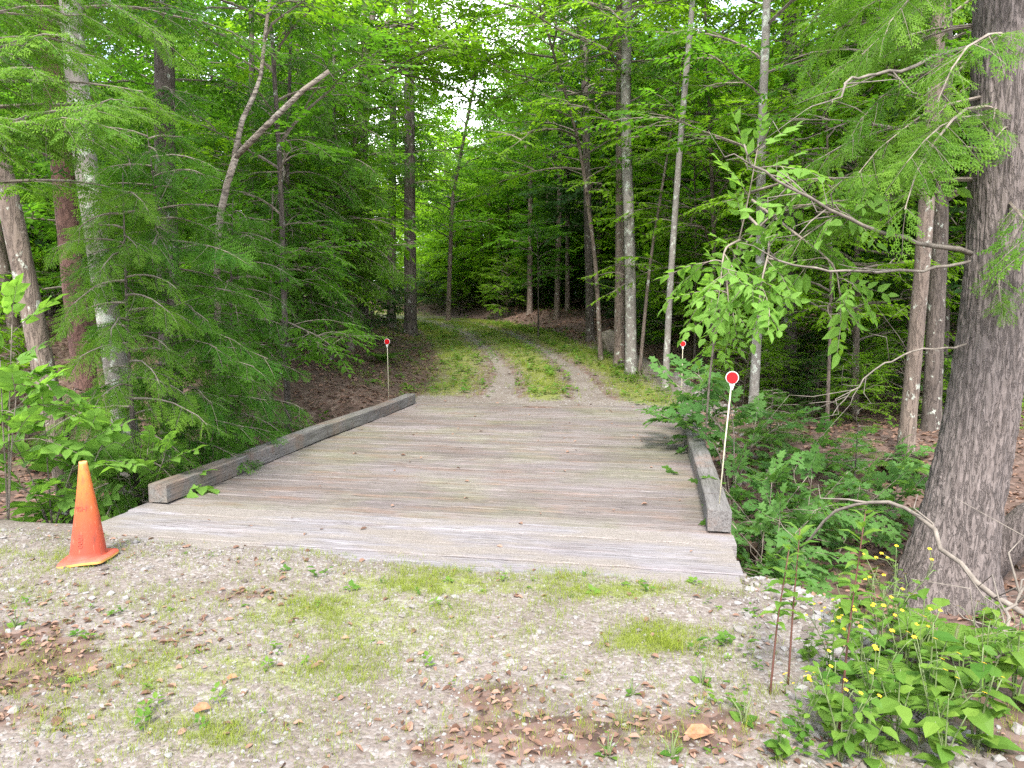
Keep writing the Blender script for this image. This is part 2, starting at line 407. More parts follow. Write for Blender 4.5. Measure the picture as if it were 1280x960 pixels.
# near patches (pixel survey on level ground): cx,cy,rx,ry,weight
GR_PATCH = [(430, 770, 190, 42, .55), (300, 850, 260, 38, .5), (560, 735, 190, 20, .65), (480, 800, 200, 45, .45), (770, 742, 90, 14, .8), (815, 806, 62, 24, .8),
            (230, 905, 230, 34, .45), (40, 750, 60, 22, .35), (640, 905, 160, 40, .28), (270, 925, 60, 22, .6), (700, 860, 90, 40, .25), (900, 880, 70, 60, .35), (90, 700, 80, 15, .3), (780, 925, 130, 40, .3)]
LT_PATCH = [(30, 830, 120, 55, .9), (190, 800, 120, 28, .45), (620, 880, 85, 34, .65), (700, 925, 200, 36, .75), (590, 690, 1, 1, 0), (310, 750, 60, 10, .5), (860, 920, 130, 40, .7), (20, 900, 90, 40, .5), (560, 940, 90, 30, .5)]
def patch(x, y, L):
    # world -> photo pixel on level ground
    X = np.asarray(x) * RT[0] + np.asarray(y) * RT[1]; D = np.asarray(x) * FW[0] + np.asarray(y) * FW[1]
    D = np.maximum(D, .3)
    zc = -CAMH
    h = D * math.cos(PITCH) - zc * math.sin(PITCH); v = D * math.sin(PITCH) + zc * math.cos(PITCH)
    px = 640 + F * X / h; py = 480 - F * v / h
    w = np.zeros_like(px)
    for a, b, rx, ry, k in L: w = np.maximum(w, k * np.exp(-((px - a) / rx) ** 2 - ((py - b) / ry) ** 2))
    return w
def masks(x, y):
    u = x - cx(y); au = np.abs(u)
    near = (y < 5.2)
    lim_r = np.interp(y, [-5, 1.5, 2.5, 4.4], [3.2, 1.7, 1.15, .85])
    g1 = near * (1 - ss(-.05, .35, x - lim_r)) * ss(-8.5, -6, x)
    litp = patch(x, y, LT_PATCH)
    g1 = g1 * (1 - .95 * litp) * (.90 - .16 * ss(0, .8, fbm(x, y, 1.3, 3)))
    farm = ss(11.3, 12.0, y)
    wr = np.interp(y, [12, 15, 20, 30, 45], [.42, .32, .2, .22, .3])
    rut = np.exp(-((au - .82) / wr) ** 2 * 1.1)
    g2 = farm * (np.maximum(rut * np.interp(y, [12, 15, 18, 24], [1.0, .9, .7, .8]), .47 * ss(2.6, 2.2, au) * ss(28, 20, y)) + .8 * np.exp(-((u - 2.75) / .38) ** 2) * (1 - ss(19, 24, y)) + .9 * np.exp(-((y - 12.2) / .35) ** 2) * (au < 2.6))
    far_gravel = ss(23, 25, y) * np.exp(-((u + .6) / .8) ** 2) * .9
    g2 = np.maximum(g2, farm * far_gravel)
    gs_near = near * np.clip(patch(x, y, GR_PATCH) * 1.25, 0, .9)
    gf = farm * ss(12.1, 12.9, y + .3 * fbm(x, y, 1.2, 2)) * (.95 * np.exp(-(u / .5) ** 2) + .95 * np.exp(-((u - 1.75) / .62) ** 2) + .75 * np.exp(-((u + 1.85) / .75) ** 2) + .25 * np.exp(-((u + 3.4) / .7) ** 2))
    gf = gf * (1 - np.interp(y, [12, 16, 22], [.9, .8, .6]) * rut) + farm * .25 * (au < 2.3) * ss(15, 20, y)
    return np.clip(g1 + g2, 0, 1), np.clip(gs_near + gf, 0, 1)
ma, mb_ = masks(GX, GY)
nyy, nxx = GX.shape
idx = np.arange(nxx * nyy).reshape(nyy, nxx)
Q = np.stack([idx[:-1, :-1], idx[:-1, 1:], idx[1:, 1:], idx[1:, :-1]], -1).reshape(-1, 4)
xc = (GX[:-1, :-1] + GX[1:, 1:]).ravel() / 2; yc = (GY[:-1, :-1] + GY[1:, 1:]).ravel() / 2
wob = .15 * fbm(xc, yc, .8, 2)
lim_r = np.interp(yc, [-5, 1.5, 2.5, 4.4], [3.2, 1.7, 1.15, .85])
is_apron = (yc < 4.9) & (xc < lim_r + wob) & (xc > -7 + wob) & (yc > -20)
is_road = (yc > 11.7) & (np.abs(xc - cx(yc)) < 2.5 + wob) & (yc < 130)
V = np.stack([GX.ravel(), GY.ravel(), GZ.ravel()], -1)
def sheet(name, sel):
    used, inv = np.unique(Q[sel], return_inverse=True)
    me = bpy.data.meshes.new(name); VV = V[used]; q = inv.reshape(-1, 4)
    me.vertices.add(len(VV)); me.vertices.foreach_set('co', VV.astype(np.float32).ravel())
    me.loops.add(q.size); me.loops.foreach_set('vertex_index', q.ravel().astype(np.int32))
    me.polygons.add(len(q)); me.polygons.foreach_set('loop_start', (np.arange(len(q)) * 4).astype(np.int32)); me.polygons.foreach_set('loop_total', np.full(len(q), 4, np.int32))
    me.polygons.foreach_set('use_smooth', np.full(len(q), True))
    for nm, arr in (('gravel', ma), ('grass', mb_)):
        a = me.attributes.new(nm, 'FLOAT', 'POINT'); a.data.foreach_set('value', arr.ravel()[used].astype(np.float32))
    me.materials.append(M['ground']); me.update(calc_edges=True)
    o = bpy.data.objects.new(name, me); COL.objects.link(o); o['kind'] = 'structure'; return o
sheet('ground', ~(is_apron | is_road))
sheet('gravel_apron', is_apron)
sheet('gravel_track', is_road)

# ------------------------------------------------------------------ leaf templates
def T_far():
    g = Geo(); g.add([(0, 0, 0), (.45, .30, .08), (1, 0, -.06), (.45, -.30, .08)], [(0, 3, 2), (0, 2, 1)]); return g.template()
def T_ovate(w=.24, droop=.12):
    g = Geo()
    g.add([(0, 0, 0), (.3, 0, 0), (.65, 0, -.03), (1, 0, -droop), (.25, w, .05), (.62, w * .85, .03), (.25, -w, .05), (.62, -w * .85, .03)],
          [(0, 1, 4), (1, 2, 5, 4), (2, 3, 5), (0, 6, 1), (1, 6, 7, 2), (2, 7, 3)]); return g.template()
def T_maple():
    h = [(-.08, .2), (.14, .5), (.33, .27), (.68, .44), (.66, .18)]
    g = Geo(); pts = [(.34, 0, .03), (0, 0, 0)] + [(a, b, .02 + .04 * b) for a, b in h] + [(1, 0, -.1)] + [(a, -b, .02 + .04 * b) for a, b in reversed(h)]
    n = len(pts) - 1
    g.add(pts, [(0, 1 + i, 1 + (i + 1) % n) for i in range(n)][::-1]); return g.template()
LEAF = {'far': T_far(), 'ovate': T_ovate(), 'broad': T_ovate(.33, .16), 'maple': T_maple(), 'lance': T_ovate(.12, .2), 'willow': T_ovate(.17, .25)}

def T_twig(leaf, n, ls, seed=0, spread=50, droop=.12, opposite=False, stem=.006, lt=.25, pet=.0):
    """flat leafy twig of length 1; material 0 leaf, 1 wood"""
    r = np.random.default_rng(seed); g = Geo(); O = []; A = []; N = []; S = []
    zz = lambda t: -droop * t * t
    for i in range(n):
        t = .12 + .88 * (i + 1) / n if not opposite else .15 + .85 * ((i // 2) + 1) / ((n + 1) // 2)
        side = 1 if i % 2 else -1
        ang = R(spread + r.normal() * 14) * side * (1 - .75 * (t > .97) * (not opposite or i == n - 1))
        O.append((t, side * pet * .5, zz(t))); A.append((math.cos(ang), math.sin(ang), -.25 + r.normal() * .18))
        N.append((r.normal() * .28, r.normal() * .28, 1)); S.append(ls * (.75 + .5 * r.random()) * (1 - .25 * t * (not opposite)))
    g.inst(LEAF[leaf], O, A, N, S, .5 + lt * (r.random(n) - .5))
    if stem:
        tube(g, [(0, 0, 0), (.5, 0, zz(.5)), (1, 0, zz(1))], [stem, stem * .8, stem * .4], 3, 1, cap=False)
    return g.template()

def T_spray(nside, nneed, seed=0, nw=.030, stem=.006):
    """feathery hemlock spray of length 1"""
    r = np.random.default_rng(seed); g = Geo(); Vs = []; Fs = []; tt = []
    dia = np.array([(0, 0), (.55, .5), (1, 0), (.45, -.5)])
    def strip(o, ang, L, w, z, dz, tint):
        c, s_ = math.cos(ang), math.sin(ang); b = len(Vs)
        for a, q in dia: Vs.append((o[0] + c * a * L - s_ * q * w, o[1] + s_ * a * L + c * q * w, z + dz * a)); tt.append(tint)
        Fs.append((b, b + 3, b + 2, b + 1))
    for i in range(nside):
        t = .05 + .93 * i / (nside - 1); side = 1 if i % 2 else -1
        L = (.46 * (1 - t) ** .7 + .10) * (.75 + .5 * r.random()) * (.55 + .45 * min(1, t * 4))
        ang = side * R(52 - 20 * t + r.normal() * 6); z0 = -.16 * t * t; dz = -.10 * L + r.normal() * .03
        ti = .3 + .4 * r.random()
        if nneed == 0:
            strip((t, 0), ang, L, .085, z0, dz, ti); continue
        strip((t, 0), ang, L, .02, z0, dz, ti)
        m = max(3, int(nneed * L / .4))
        for j in range(m):
            q = .12 + .88 * (j + 1) / m; s2 = 1 if j % 2 else -1
            l2 = (.10 + .05 * r.random()) * (1.1 - .5 * q) * (.62 if nneed > 8 else 1)
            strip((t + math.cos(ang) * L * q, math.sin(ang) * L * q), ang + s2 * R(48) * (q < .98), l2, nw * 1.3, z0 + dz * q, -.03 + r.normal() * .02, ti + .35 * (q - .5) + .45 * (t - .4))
    g.add(Vs, Fs, 0, np.clip(tt, 0, 1))
    if stem: tube(g, [(0, 0, 0), (.5, 0, -.04), (1, 0, -.16)], [stem, stem * .8, stem * .3], 3, 1, cap=False)
    return g.template()
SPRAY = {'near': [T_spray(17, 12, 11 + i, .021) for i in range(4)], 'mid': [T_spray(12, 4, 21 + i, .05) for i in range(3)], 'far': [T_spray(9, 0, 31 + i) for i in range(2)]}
TWIG = {'far': [T_twig('far', 8, .30, i, stem=0) for i in range(3)], 'mid': [T_twig('ovate', 9, .26, 40 + i) for i in range(3)],
        'maple': [T_twig('maple', 7, .36, 50 + i, opposite=True, pet=.12) for i in range(3)],
        'beech': [T_twig('ovate', 8, .36, 60 + i, 48, .25, stem=.008) for i in range(3)],
        'viburnum': [T_twig('broad', 8, .42, 70 + i, 60, .2, True, stem=.01) for i in range(3)]}

def unit(v): v = np.asarray(v, float); return v / (np.linalg.norm(v) + 1e-9)

def interp_path(path, z):
    path = np.asarray(path); return np.array([np.interp(z, path[:, 2], path[:, i]) for i in range(3)])

def limb_pts(base, az, L, e0, e1, n=6, wig=.06, r=rng):
    pts = [np.array(base, float)]; d = L / (n - 1)
    for i in range(n - 1):
        e = e0 + (e1 - e0) * i / (n - 2); a = az + r.normal() * wig * 2
        pts.append(pts[-1] + d * np.array([math.cos(a) * math.cos(e), math.sin(a) * math.cos(e), math.sin(e)]))
        az = az + r.normal() * wig
    return np.array(pts)

def sample(pts, t):
    t = np.asarray(t) * (len(pts) - 1); i = np.clip(t.astype(int), 0, len(pts) - 2); f = (t - i)[:, None]
    return pts[i] * (1 - f) + pts[i + 1] * f, pts[i + 1] - pts[i]

def crown_hemlock(g, path, z0, z1, n, Lmax, q='near', step=.16, sl=.5, azc=None, azw=math.pi, droop=-.35, prof='cone', wood=True, r=rng, bald=.12, tw=.3, dn=.3):
    ga = r.random() * 6
    for i in range(n):
        h = z0 + (z1 - z0) * (i + r.random()) / n
        az = (ga + i * 2.4 + r.normal() * .3) if azc is None else azc + (r.random() * 2 - 1) * azw
        fr = (h - z0) / max(z1 - z0, .1)
        L = Lmax * (1 - .75 * fr if prof == 'cone' else (1 - .3 * fr)) * (.6 + .5 * r.random())
        b = interp_path(path, h)
        pts = limb_pts(b, az, L, R(8 + r.normal() * 8), droop + r.normal() * .12, 7, .07, r)
        if wood: tube(g, pts, np.linspace(.006 + .007 * L, .003, 7), 4, 1, cap=False)
        m = max(3, int(L * (1 - bald) / step)); t = bald + (1 - bald) * (np.arange(m) + .5) / m
        for side in (-1, 1, 0):
            if side == 0: o, d = sample(pts, np.array([.97, .8])); 
            else: o, d = sample(pts, np.clip(t + r.normal(size=m) * .02, 0, .999))
            d = d / np.linalg.norm(d, axis=1, keepdims=True); k = len(o)
            perp = np.cross(d, UP); perp /= np.linalg.norm(perp, axis=1, keepdims=True) + 1e-9
            a = d * (.65 if side else 1) + perp * side * .8 + np.stack([np.zeros(k), np.zeros(k), -.05 - 2 * dn * r.random(k) ** 1.5], -1)
            N = UP + r.normal(size=(k, 3)) * tw
            s_ = sl * (1.05 - .45 * (t if side else np.array([.9, .8]))) * (.6 + .8 * r.random(k)) * min(1, .45 + L / 2)
            w = r.integers(0, len(SPRAY[q]), k)
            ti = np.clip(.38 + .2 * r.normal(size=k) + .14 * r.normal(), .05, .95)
            for v in range(len(SPRAY[q])):
                s2 = w == v
                g.inst(SPRAY[q][v], o[s2], a[s2], N[s2], s_[s2], ti[s2])

def leafy(g, pts, tw, step, tl, r, t0=.25, lay=.3):
    Ltot = np.linalg.norm(np.diff(pts, axis=0), axis=1).sum()
    m = max(2, int(Ltot * (1 - t0) / step)); t = t0 + (1 - t0) * (np.arange(m) + .5) / m
    t = np.append(t, .995); m += 1
    o, d = sample(pts, t); d = d / (np.linalg.norm(d, axis=1, keepdims=True) + 1e-9)
    perp = np.cross(d, UP); perp /= np.linalg.norm(perp, axis=1, keepdims=True) + 1e-9
    side = np.where(np.arange(m) % 2, 1.0, -1.0) * (t < .98)
    a = d + perp * (side * (.5 + .6 * r.random(m)))[:, None] + r.normal(size=(m, 3)) * .15
    N = UP + r.normal(size=(m, 3)) * lay
    s_ = tl * (.7 + .6 * r.random(m)); w = r.integers(0, len(tw), m); ti = np.clip(.5 + .25 * r.normal(size=m), 0, 1)
    for v in range(len(tw)):
        k = w == v
        if k.any(): g.inst(tw[v], o[k], a[k], N[k], s_[k], ti[k])

def crown_broad(g, path, z0, z1, n, Lmax, tw='mid', step=.2, tl=.5, azc=None, azw=math.pi, r=rng, prof=None, e0=40, e1=0, nsub=5, wood=True, lay=.3):
    ga = r.random() * 6; tw = TWIG[tw]
    for i in range(n):
        h = z0 + (z1 - z0) * (i + r.random()) / n; fr = (h - z0) / max(z1 - z0, .1)
        az = (ga + i * 2.4 + r.normal() * .4) if azc is None else azc + (r.random() * 2 - 1) * azw
        pf = prof(fr) if prof else math.sin(math.pi * (.22 + .72 * fr)) ** .7
        L = Lmax * pf * (.6 + .55 * r.random())
        pts = limb_pts(interp_path(path, h), az, L, R(e0 + r.normal() * 12), R(e1 + r.normal() * 12), 7, .12, r)
        if wood: tube(g, pts, np.linspace(.008 + .008 * L, .004, 7), 4, 1, cap=False)
        leafy(g, pts, tw, step, tl, r, .35, lay)
        for j in range(nsub):
            t = .2 + .7 * (j + r.random()) / nsub
            o, d = sample(pts, np.array([t])); s_ = 1 if j % 2 else -1
            a2 = math.atan2(d[0, 1], d[0, 0]) + s_ * R(35 + 25 * r.random())
            sp = limb_pts(o[0], a2, L * (.28 + .3 * r.random()) * (1.15 - .5 * t), R(18 + r.normal() * 15), R(-5 + r.normal() * 10), 5, .1, r)
            if wood: tube(g, sp, np.linspace(.006 + .003 * L, .003, 5), 3, 1, cap=False)
            leafy(g, sp, tw, step, tl, r, .1, lay)

def trunk_mesh(path, r0, r1, sides=12, flare=1.5, fl_h=.45, wob=.02):
    path = np.asarray(path, float)
    # resample smoothly
    seg = np.concatenate([[0], np.cumsum(np.linalg.norm(np.diff(path, axis=0), axis=1))]); n = max(8, int(seg[-1] / .35))
    s = np.linspace(0, seg[-1], n); s = np.unique(np.concatenate([s, np.linspace(0, min(.8, seg[-1]), 6)]))
    pts = np.stack([np.interp(s, seg, path[:, i]) for i in range(3)], -1)
    if len(pts) > 6:
        for _ in range(3): pts[1:-1] = (pts[:-2] + 2 * pts[1:-1] + pts[2:]) / 4
    f = s / seg[-1]; rad = r0 + (r1 - r0) * f; rad = rad * (1 + (flare - 1) * np.exp(-s / fl_h * 2))
    g = Geo(); tube(g, pts, rad, sides, 0, wob=wob); return g

def tree(name, label, cat, path, r0, r1, bark, crown=None, leaf=None, group=None, sides=12, flare=1.5):
    """path: world points from ground up. crown: list of callables(g, path_local)"""
    path = np.asarray(path, float); b = path[0].copy(); b[2] = H(b[0], b[1]); 
    loc = path - b; loc[0] = (0, 0, -.12)
    t = thing(name, label, cat, b, 0, group)
    trunk_mesh(loc, r0, r1, sides, flare).obj('trunk', [M[bark]], t, True)
    if crown:
        g = Geo()
        for c in crown: c(g, loc)
        if g.n: g.obj('crown', [M[leaf], M['twig']], t)
    return t

# ------------------------------------------------------------------ bridge
br = thing('timber_bridge', 'weathered wooden plank bridge with low kerb timbers over the ravine', 'bridge', ((DX0 + DX1) / 2, DY0, 0))
ox = (DX0 + DX1) / 2
def local(g):
    for i in range(len(g.v)): g.v[i] = g.v[i] - np.array([ox, DY0, 0])
    return g
def plank(g, y0, y1, x0, x1, ztop, th, tint, nx=26, amp=.003):
    xs = np.linspace(x0, x1, nx); V = []; f = []
    b = .006
    zt = ztop + amp * rng.normal(size=nx) * .6
    prof = [(y0, -th), (y0, -b), (y0 + b, 0), (y1 - b, 0), (y1, -b), (y1, -th)]
    wy = .0015 * rng.normal(size=(nx, 2))
    for i, x in enumerate(xs):
        for j, (yy, zz) in enumerate(prof): V.append((x, yy + wy[i, 0 if j < 3 else 1], (zt[i] + zz) if zz > -th else ztop - th))
    for i in range(nx - 1):
        for j in range(5):
            a = i * 6 + j; f.append((a, a + 6, a + 7, a + 1))
    e = (nx - 1) * 6
    f += [(0, 1, 2), (0, 2, 3), (0, 3, 4), (0, 4, 5), (e + 1, e, e + 2), (e + 2, e, e + 3), (e + 3, e, e + 4), (e + 4, e, e + 5)]
    g.add(V, f, 0, tint)
g = Geo(); y = DYJ
while y < DY1:
    w = .17 + .04 * rng.random()
    plank(g, y, y + w - .009 * (rng.random() < .6) - .003, DX0 - .02 * rng.random(), DX1 + .02 * rng.random(), -.002 + .0025 * rng.normal(), .12, rng.random(), 60, .0022)
    y += w
deck_end = y
local(g).obj('deck', [M['deck']], br)
g = Geo(); y = DY0
for i, w in enumerate((.27, .25, .29, .25)):
    plank(g, y, y + w - (.006 if i < 3 else .02), DX0 + .02 * rng.random(), DX1 + [.0, .03, .015, .05][i] - .04, .004 + .004 * rng.normal(), .14, rng.random(), 40, .004); y += w
local(g).obj('approach_boards', [M['front']], br)
for x0, ya, yb in ((DX0 + .02, DYJ - .02, 11.75), (DX1 - .165, DYJ + .02, 12.0)):
    g = Geo(); n = 28; ys = np.linspace(ya, yb, n); s_ = .165; b = .008
    V = []; f = []
    for i, yy in enumerate(ys):
        dx = .012 * math.sin(yy * 1.1 + x0); dz = .006 * math.sin(yy * 1.7)
        jr = rng.normal(size=(8, 2)) * .0015
        pr = [(0, .012), (0, s_ - b), (b, s_), (s_ - b, s_), (s_, s_ - b), (s_, .012)]
        for j, (a, c) in enumerate(pr): V.append((x0 + dx + a + jr[j, 0], yy, c + dz + jr[j, 1]))
    for i in range(n - 1):
        for j in range(6): f.append((i * 6 + j, i * 6 + (j + 1) % 6, i * 6 + 6 + (j + 1) % 6, i * 6 + 6 + j)[::-1])
    e = (n - 1) * 6
    f += [(0, 2, 1), (0, 3, 2), (0, 4, 3), (0, 5, 4), (e, e + 1, e + 2), (e, e + 2, e + 3), (e, e + 3, e + 4), (e, e + 4, e + 5)]
    g.add(V, f, 0, .5)
    local(g).obj('kerb_timber', [M['kerb']], br)
for x in (DX0 + .25, -2.9, -1.75, -.6, DX1 - .35):
    g = Geo(); box(g, (x, DY0 + .25, -.62), (x + .2, DY1 - .1, -.145)); local(g).obj('girder', [M['kerb']], br)
g = Geo(); box(g, (DX0 + .1, DY0 + .1, -1.2), (DX1 + .38, DY0 + .42, -.635)); box(g, (DX1 - .08, 4.33, -.9), (DX1 + .36, 4.78, -.16), bev=.02); local(g).obj('abutment', [M['conc']], br)
g = Geo(); box(g, (DX0 - .1, DY1 - .42, -1.3), (DX1 + .1, DY1 - .06, -.635)); local(g).obj('abutment', [M['conc']], br)

# ------------------------------------------------------------------ delineators
k = NT('white_plastic', .45); k.col(k.ramp(k.noise(k.coord(), 30).outputs[0], [(.3, (.42, .42, .40)), (.7, (.55, .55, .53))])); M['white'] = k.m
k = NT('red_reflector', .25); vo = k.n('ShaderNodeTexVoronoi', Vector=k.coord(), Scale=160.0); k.col(k.ramp(vo.outputs['Distance'], [(0, (.42, .006, .01)), (.8, (.30, .004, .008))])); M['red'] = k.m
k = NT('pale_rod', .5); k.col((.40, .37, .27)); M['rod'] = k.m
def disc(g, c, r, th, mat=0, n=32):
    a = np.arange(n) / n * 2 * math.pi; V = []
    for yy, rr in ((0, r * .97), (-th * .3, r), (-th, r * .97)):
        for t in a: V.append((c[0] + rr * math.cos(t), c[1] + yy, c[2] + rr * math.sin(t)))
    V += [(c[0], c[1], c[2]), (c[0], c[1] - th, c[2])]; f = []
    for i in range(n):
        j = (i + 1) % n
        f += [(i, j, n + j, n + i), (n + i, n + j, 2 * n + j, 2 * n + i), (j, i, 3 * n), (2 * n + i, 2 * n + j, 3 * n + 1)]
    g.add(V, f, mat)
def marker(label, base, top, rr):
    base = np.array(base); top = np.array(top); t = thing('reflector_marker', label, 'reflector marker', base, 0, 'red reflector markers at the bridge corners')
    q = top - base
    g = Geo(); tube(g, [(0, 0, -.1), q * .5, q], .0052, 8); g.obj('rod', [M['rod']], t, True)
    g = Geo(); disc(g, q + np.array([0, -.004, 0]), rr, .006); n = len(g.v[0])
    g.add([q + (-.006, -.004, -rr * 1.9), q + (.006, -.004, -rr * 1.9), q + (rr * .45, -.004, -rr * .8), q + (-rr * .45, -.004, -rr * .8),
           q + (-.006, -.010, -rr * 1.9), q + (.006, -.010, -rr * 1.9), q + (rr * .45, -.010, -rr * .8), q + (-rr * .45, -.010, -rr * .8)],
          [(0, 1, 2, 3), (7, 6, 5, 4), (0, 4, 5, 1), (1, 5, 6, 2), (3, 7, 4, 0)])
    b = g.obj('backing_plate', [M['white']], t)
    g = Geo(); disc(g, q + np.array([0, -.0105, 0]), rr * .88, .004); g.obj('reflector', [M['red']], b)
marker('largest red disc reflector on a slanting white rod on the right kerb near end', (DX1 - .075, 5.5, .16), (DX1 - .005, 5.5, 1.10), .047)
marker('small red disc reflector on a rod at the right kerb far end', (DX1 - .09, 12.1, -.02), (DX1 - .085, 12.1, 1.03), .047)
b = P(486, 500, 12.4); t_ = P(484, 427, 12.4); b[2] = H(b[0], b[1]) 
marker('red disc reflector on a rod in leaf litter at the far left corner', b, t_, .052)

# ------------------------------------------------------------------ traffic cone
cb = G(111, 703, .01)
cn = thing('traffic_cone', 'faded orange traffic cone with sagging red base on the gravel', 'traffic cone', (cb[0], cb[1], H(cb[0], cb[1]) + .006), R(14)); cn.scale = (.86, .86, .91)
k = NT('cone_plastic', .55)
z = k.n('ShaderNodeSeparateXYZ'); k.set(z.inputs[0], k.coord()); n1 = k.noise(k.coord(), 7, 5); n2 = k.noise(k.coord((1, 1, .4)), 22, 5, .7)
zz = k.math('ADD', z.outputs[2], k.math('MULTIPLY', k.math('SUBTRACT', n1.outputs[0], .5), .14))
c = k.ramp(k.math('DIVIDE', zz, .7), [(.0, (.26, .038, .022)), (.35, (.31, .05, .02)), (.6, (.35, .072, .018)), (.82, (.38, .11, .02)), (.97, (.40, .16, .03)), (1.0, (.42, .26, .12))])
c = k.mix(k.ramp(n2.outputs[0], [(.50, 0.0), (.70, .75)]), c, (.13, .036, .024)); sc2 = k.noise(k.coord((1, 1, .25)), 60, 4, .7); c = k.mix(k.ramp(sc2.outputs[0], [(.6, 0.0), (.7, .5)]), c, (.45, .2, .12)); k.col(c); M['cone'] = k.m
k = NT('cone_base', .6); n1 = k.noise(k.coord(), 9, 5); z = k.n('ShaderNodeSeparateXYZ'); k.set(z.inputs[0], k.coord())
k.col(k.ramp(n1.outputs[0], [(.3, (.27, .042, .026)), (.6, (.36, .07, .045)), (.75, (.42, .13, .085))])); M['conebase'] = k.m
k = NT('cone_worn_edge', .7); k.col((.50, .25, .07)); M['coneedge'] = k.m
k = NT('faded_ink', .7); k.col((.30, .05, .03)); M['ink'] = k.m
def conr(z): return .125 + (.026 - .125) * (z / .69)
g = Geo(); n = 48; zs = np.concatenate([[0.02, .03], np.linspace(.045, .655, 24), [.675, .688, .690, .684, .66, .6]])
rs = [.150, .134] + [conr(q) for q in np.linspace(.045, .655, 24)] + [.0285, .0275, .024, .0195, .020, .021]
V = []
for zq, rq in zip(zs, rs):
    for i in range(n):
        a = 2 * math.pi * i / n; d = 1 + .02 * math.sin(2 * a + zq * 5) * (zq < .6)
        V.append((rq * d * math.cos(a) + .006 * math.sin(zq * 4), rq * d * math.sin(a), zq))
f = [(i * n + j, i * n + (j + 1) % n, (i + 1) * n + (j + 1) % n, (i + 1) * n + j) for i in range(len(zs) - 1) for j in range(n)]
g.add(V, f); g.obj('body', [M['cone']], cn, True)
g = Geo(); hw = .162; n = 64; ring = []
for i in range(n):
    a = 2 * math.pi * (i + .5) / n; ca, sa = math.cos(a), math.sin(a); q = (abs(ca) ** 7 + abs(sa) ** 7) ** (-1 / 7); ring.append((hw * q * ca, hw * q * sa))
V = []
def sag(x, y): return -.010 * (1 - abs(math.sin(6 * x + 1) * math.cos(5 * y))) * (math.hypot(x, y) / hw) ** 2 + .012 * math.sin(9 * x) * (y < 0) * (-y / hw)
for lv, sc_, zb in ((0, 1.0, .0), (1, 1.0, .016), (2, .96, .024), (3, .8, .028), (4, .6, .030), (5, .3, .030)):
    for x, y in ring: V.append((x * sc_, y * sc_, zb + .012 + sag(x * sc_, y * sc_)))
f = [(l * n + j, l * n + (j + 1) % n, (l + 1) * n + (j + 1) % n, (l + 1) * n + j) for l in range(1, 5) for j in range(n)]
g.add(V, f); g.add(np.array(V)[:2 * n], [(j, (j + 1) % n, n + (j + 1) % n, n + j) for j in range(n)], 1)
g.obj('base', [M['conebase'], M['coneedge']], cn, True)
def cone_text(txt, size, zc, vert, off=0.0):
    cu = bpy.data.curves.new('stencil', 'FONT'); cu.body = txt; cu.size = size; cu.align_x = 'CENTER'; cu.align_y = 'CENTER'; cu.resolution_u = 3
    to = bpy.data.objects.new('stencil', cu); COL.objects.link(to); bpy.context.view_layer.update()
    me = bpy.data.meshes.new_from_object(to); bpy.data.objects.remove(to)
    for v in me.vertices:
        x, y = v.co.x, v.co.y
        if vert: x, y = y, -x
        zq = zc + y; r_ = conr(zq) * 1.02 + .0022; a = R(-90) - R(14) + R(6) + off + x / r_
        v.co = (r_ * math.cos(a) + .006 * math.sin(zq * 4), r_ * math.sin(a), zq)
    me.materials.append(M['ink']); o = bpy.data.objects.new('stencil_mark', me); COL.objects.link(o); o.parent = cn
cone_text('MSH', .048, .375, False)
cone_text('1000', .05, .165, True, .1)

# ------------------------------------------------------------------ named trees, left side
def from_px(base_px, base_d, *pts, top=None):
    """trunk path: foot pixel column + further (px,py,d) fixes; top: total height above"""
    b = P(base_px, 400, base_d); b[2] = H(b[0], b[1]); out = [b]
    for (px, py, d) in pts: out.append(P(px, py, d))
    if top:
        d = out[-1] - out[-2]; d = d / max(d[2], .05); e = out[-1] + d * max(0, top - out[-1][2]); out.append(e)
    return out
rr = np.random.default_rng(21)
HEM = lambda *a, **k: (lambda g, p: crown_hemlock(g, p, *a, **dict(r=rr, **k)))
BRO = lambda *a, **k: (lambda g, p: crown_broad(g, p, *a, **dict(r=rr, **k)))
C_ = -YAW  # bearings are measured from +X

tree('maple_tree', 'grey brown trunk curving out of the photo at its left edge', 'tree', from_px(84, 6.5, (48, 430, 6.4), (12, 250, 6.3), (-14, 150, 6.2), top=11), .10, .05, 'bark_brown',
     [BRO(4.5, 10.5, 20, 2.2, 'mid', .22, .5)], 'broad')
tree('spruce_tree', 'straight reddish brown trunk behind the leaning grey one', 'tree', from_px(118, 8.2, (96, 400, 8.2), (72, 150, 8.2), (58, 0, 8.2), top=14), .13, .06, 'bark_red',
     [HEM(3.6, 13, 38, 2.2, 'mid', .2, .55), HEM(.6, 3.0, 6, 1.0, 'mid', .3, .3, bald=.6)], 'hem')
tree('hemlock_tree', 'leaning pale grey trunk with lichen blotches behind the orange cone', 'tree', from_px(166, 7.0, (140, 430, 7.0), (100, 160, 7.0), (88, 0, 7.0), top=12), .115, .06, 'bark_grey',
     [HEM(4.3, 12, 26, 2.0, 'mid', .2, .55)], 'hem')
tree('old_hemlock', 'dark furrowed straight trunk rising out of low green boughs', 'tree', from_px(208, 10, (206, 200, 10), (205, 0, 10), top=15), .15, .08, 'bark_dark',
     [HEM(4.8, 14, 34, 2.6, 'mid', .2, .6)], 'hem')
# leafy boughs at upper left, held by the grey trunk
tree('young_hemlock', 'thin hemlock with yellow green boughs across the upper left corner', 'tree', from_px(-60, 5.3, (-50, 300, 5.3), (-30, 60, 5.3), top=5.2), .045, .015, 'bark_brown',
     [HEM(2.4, 3.9, 15, 1.9, 'near', .13, .42, azc=R(15), azw=R(60), droop=-.15), HEM(3.9, 5, 8, 1.2, 'near', .15, .4)], 'hem_light')
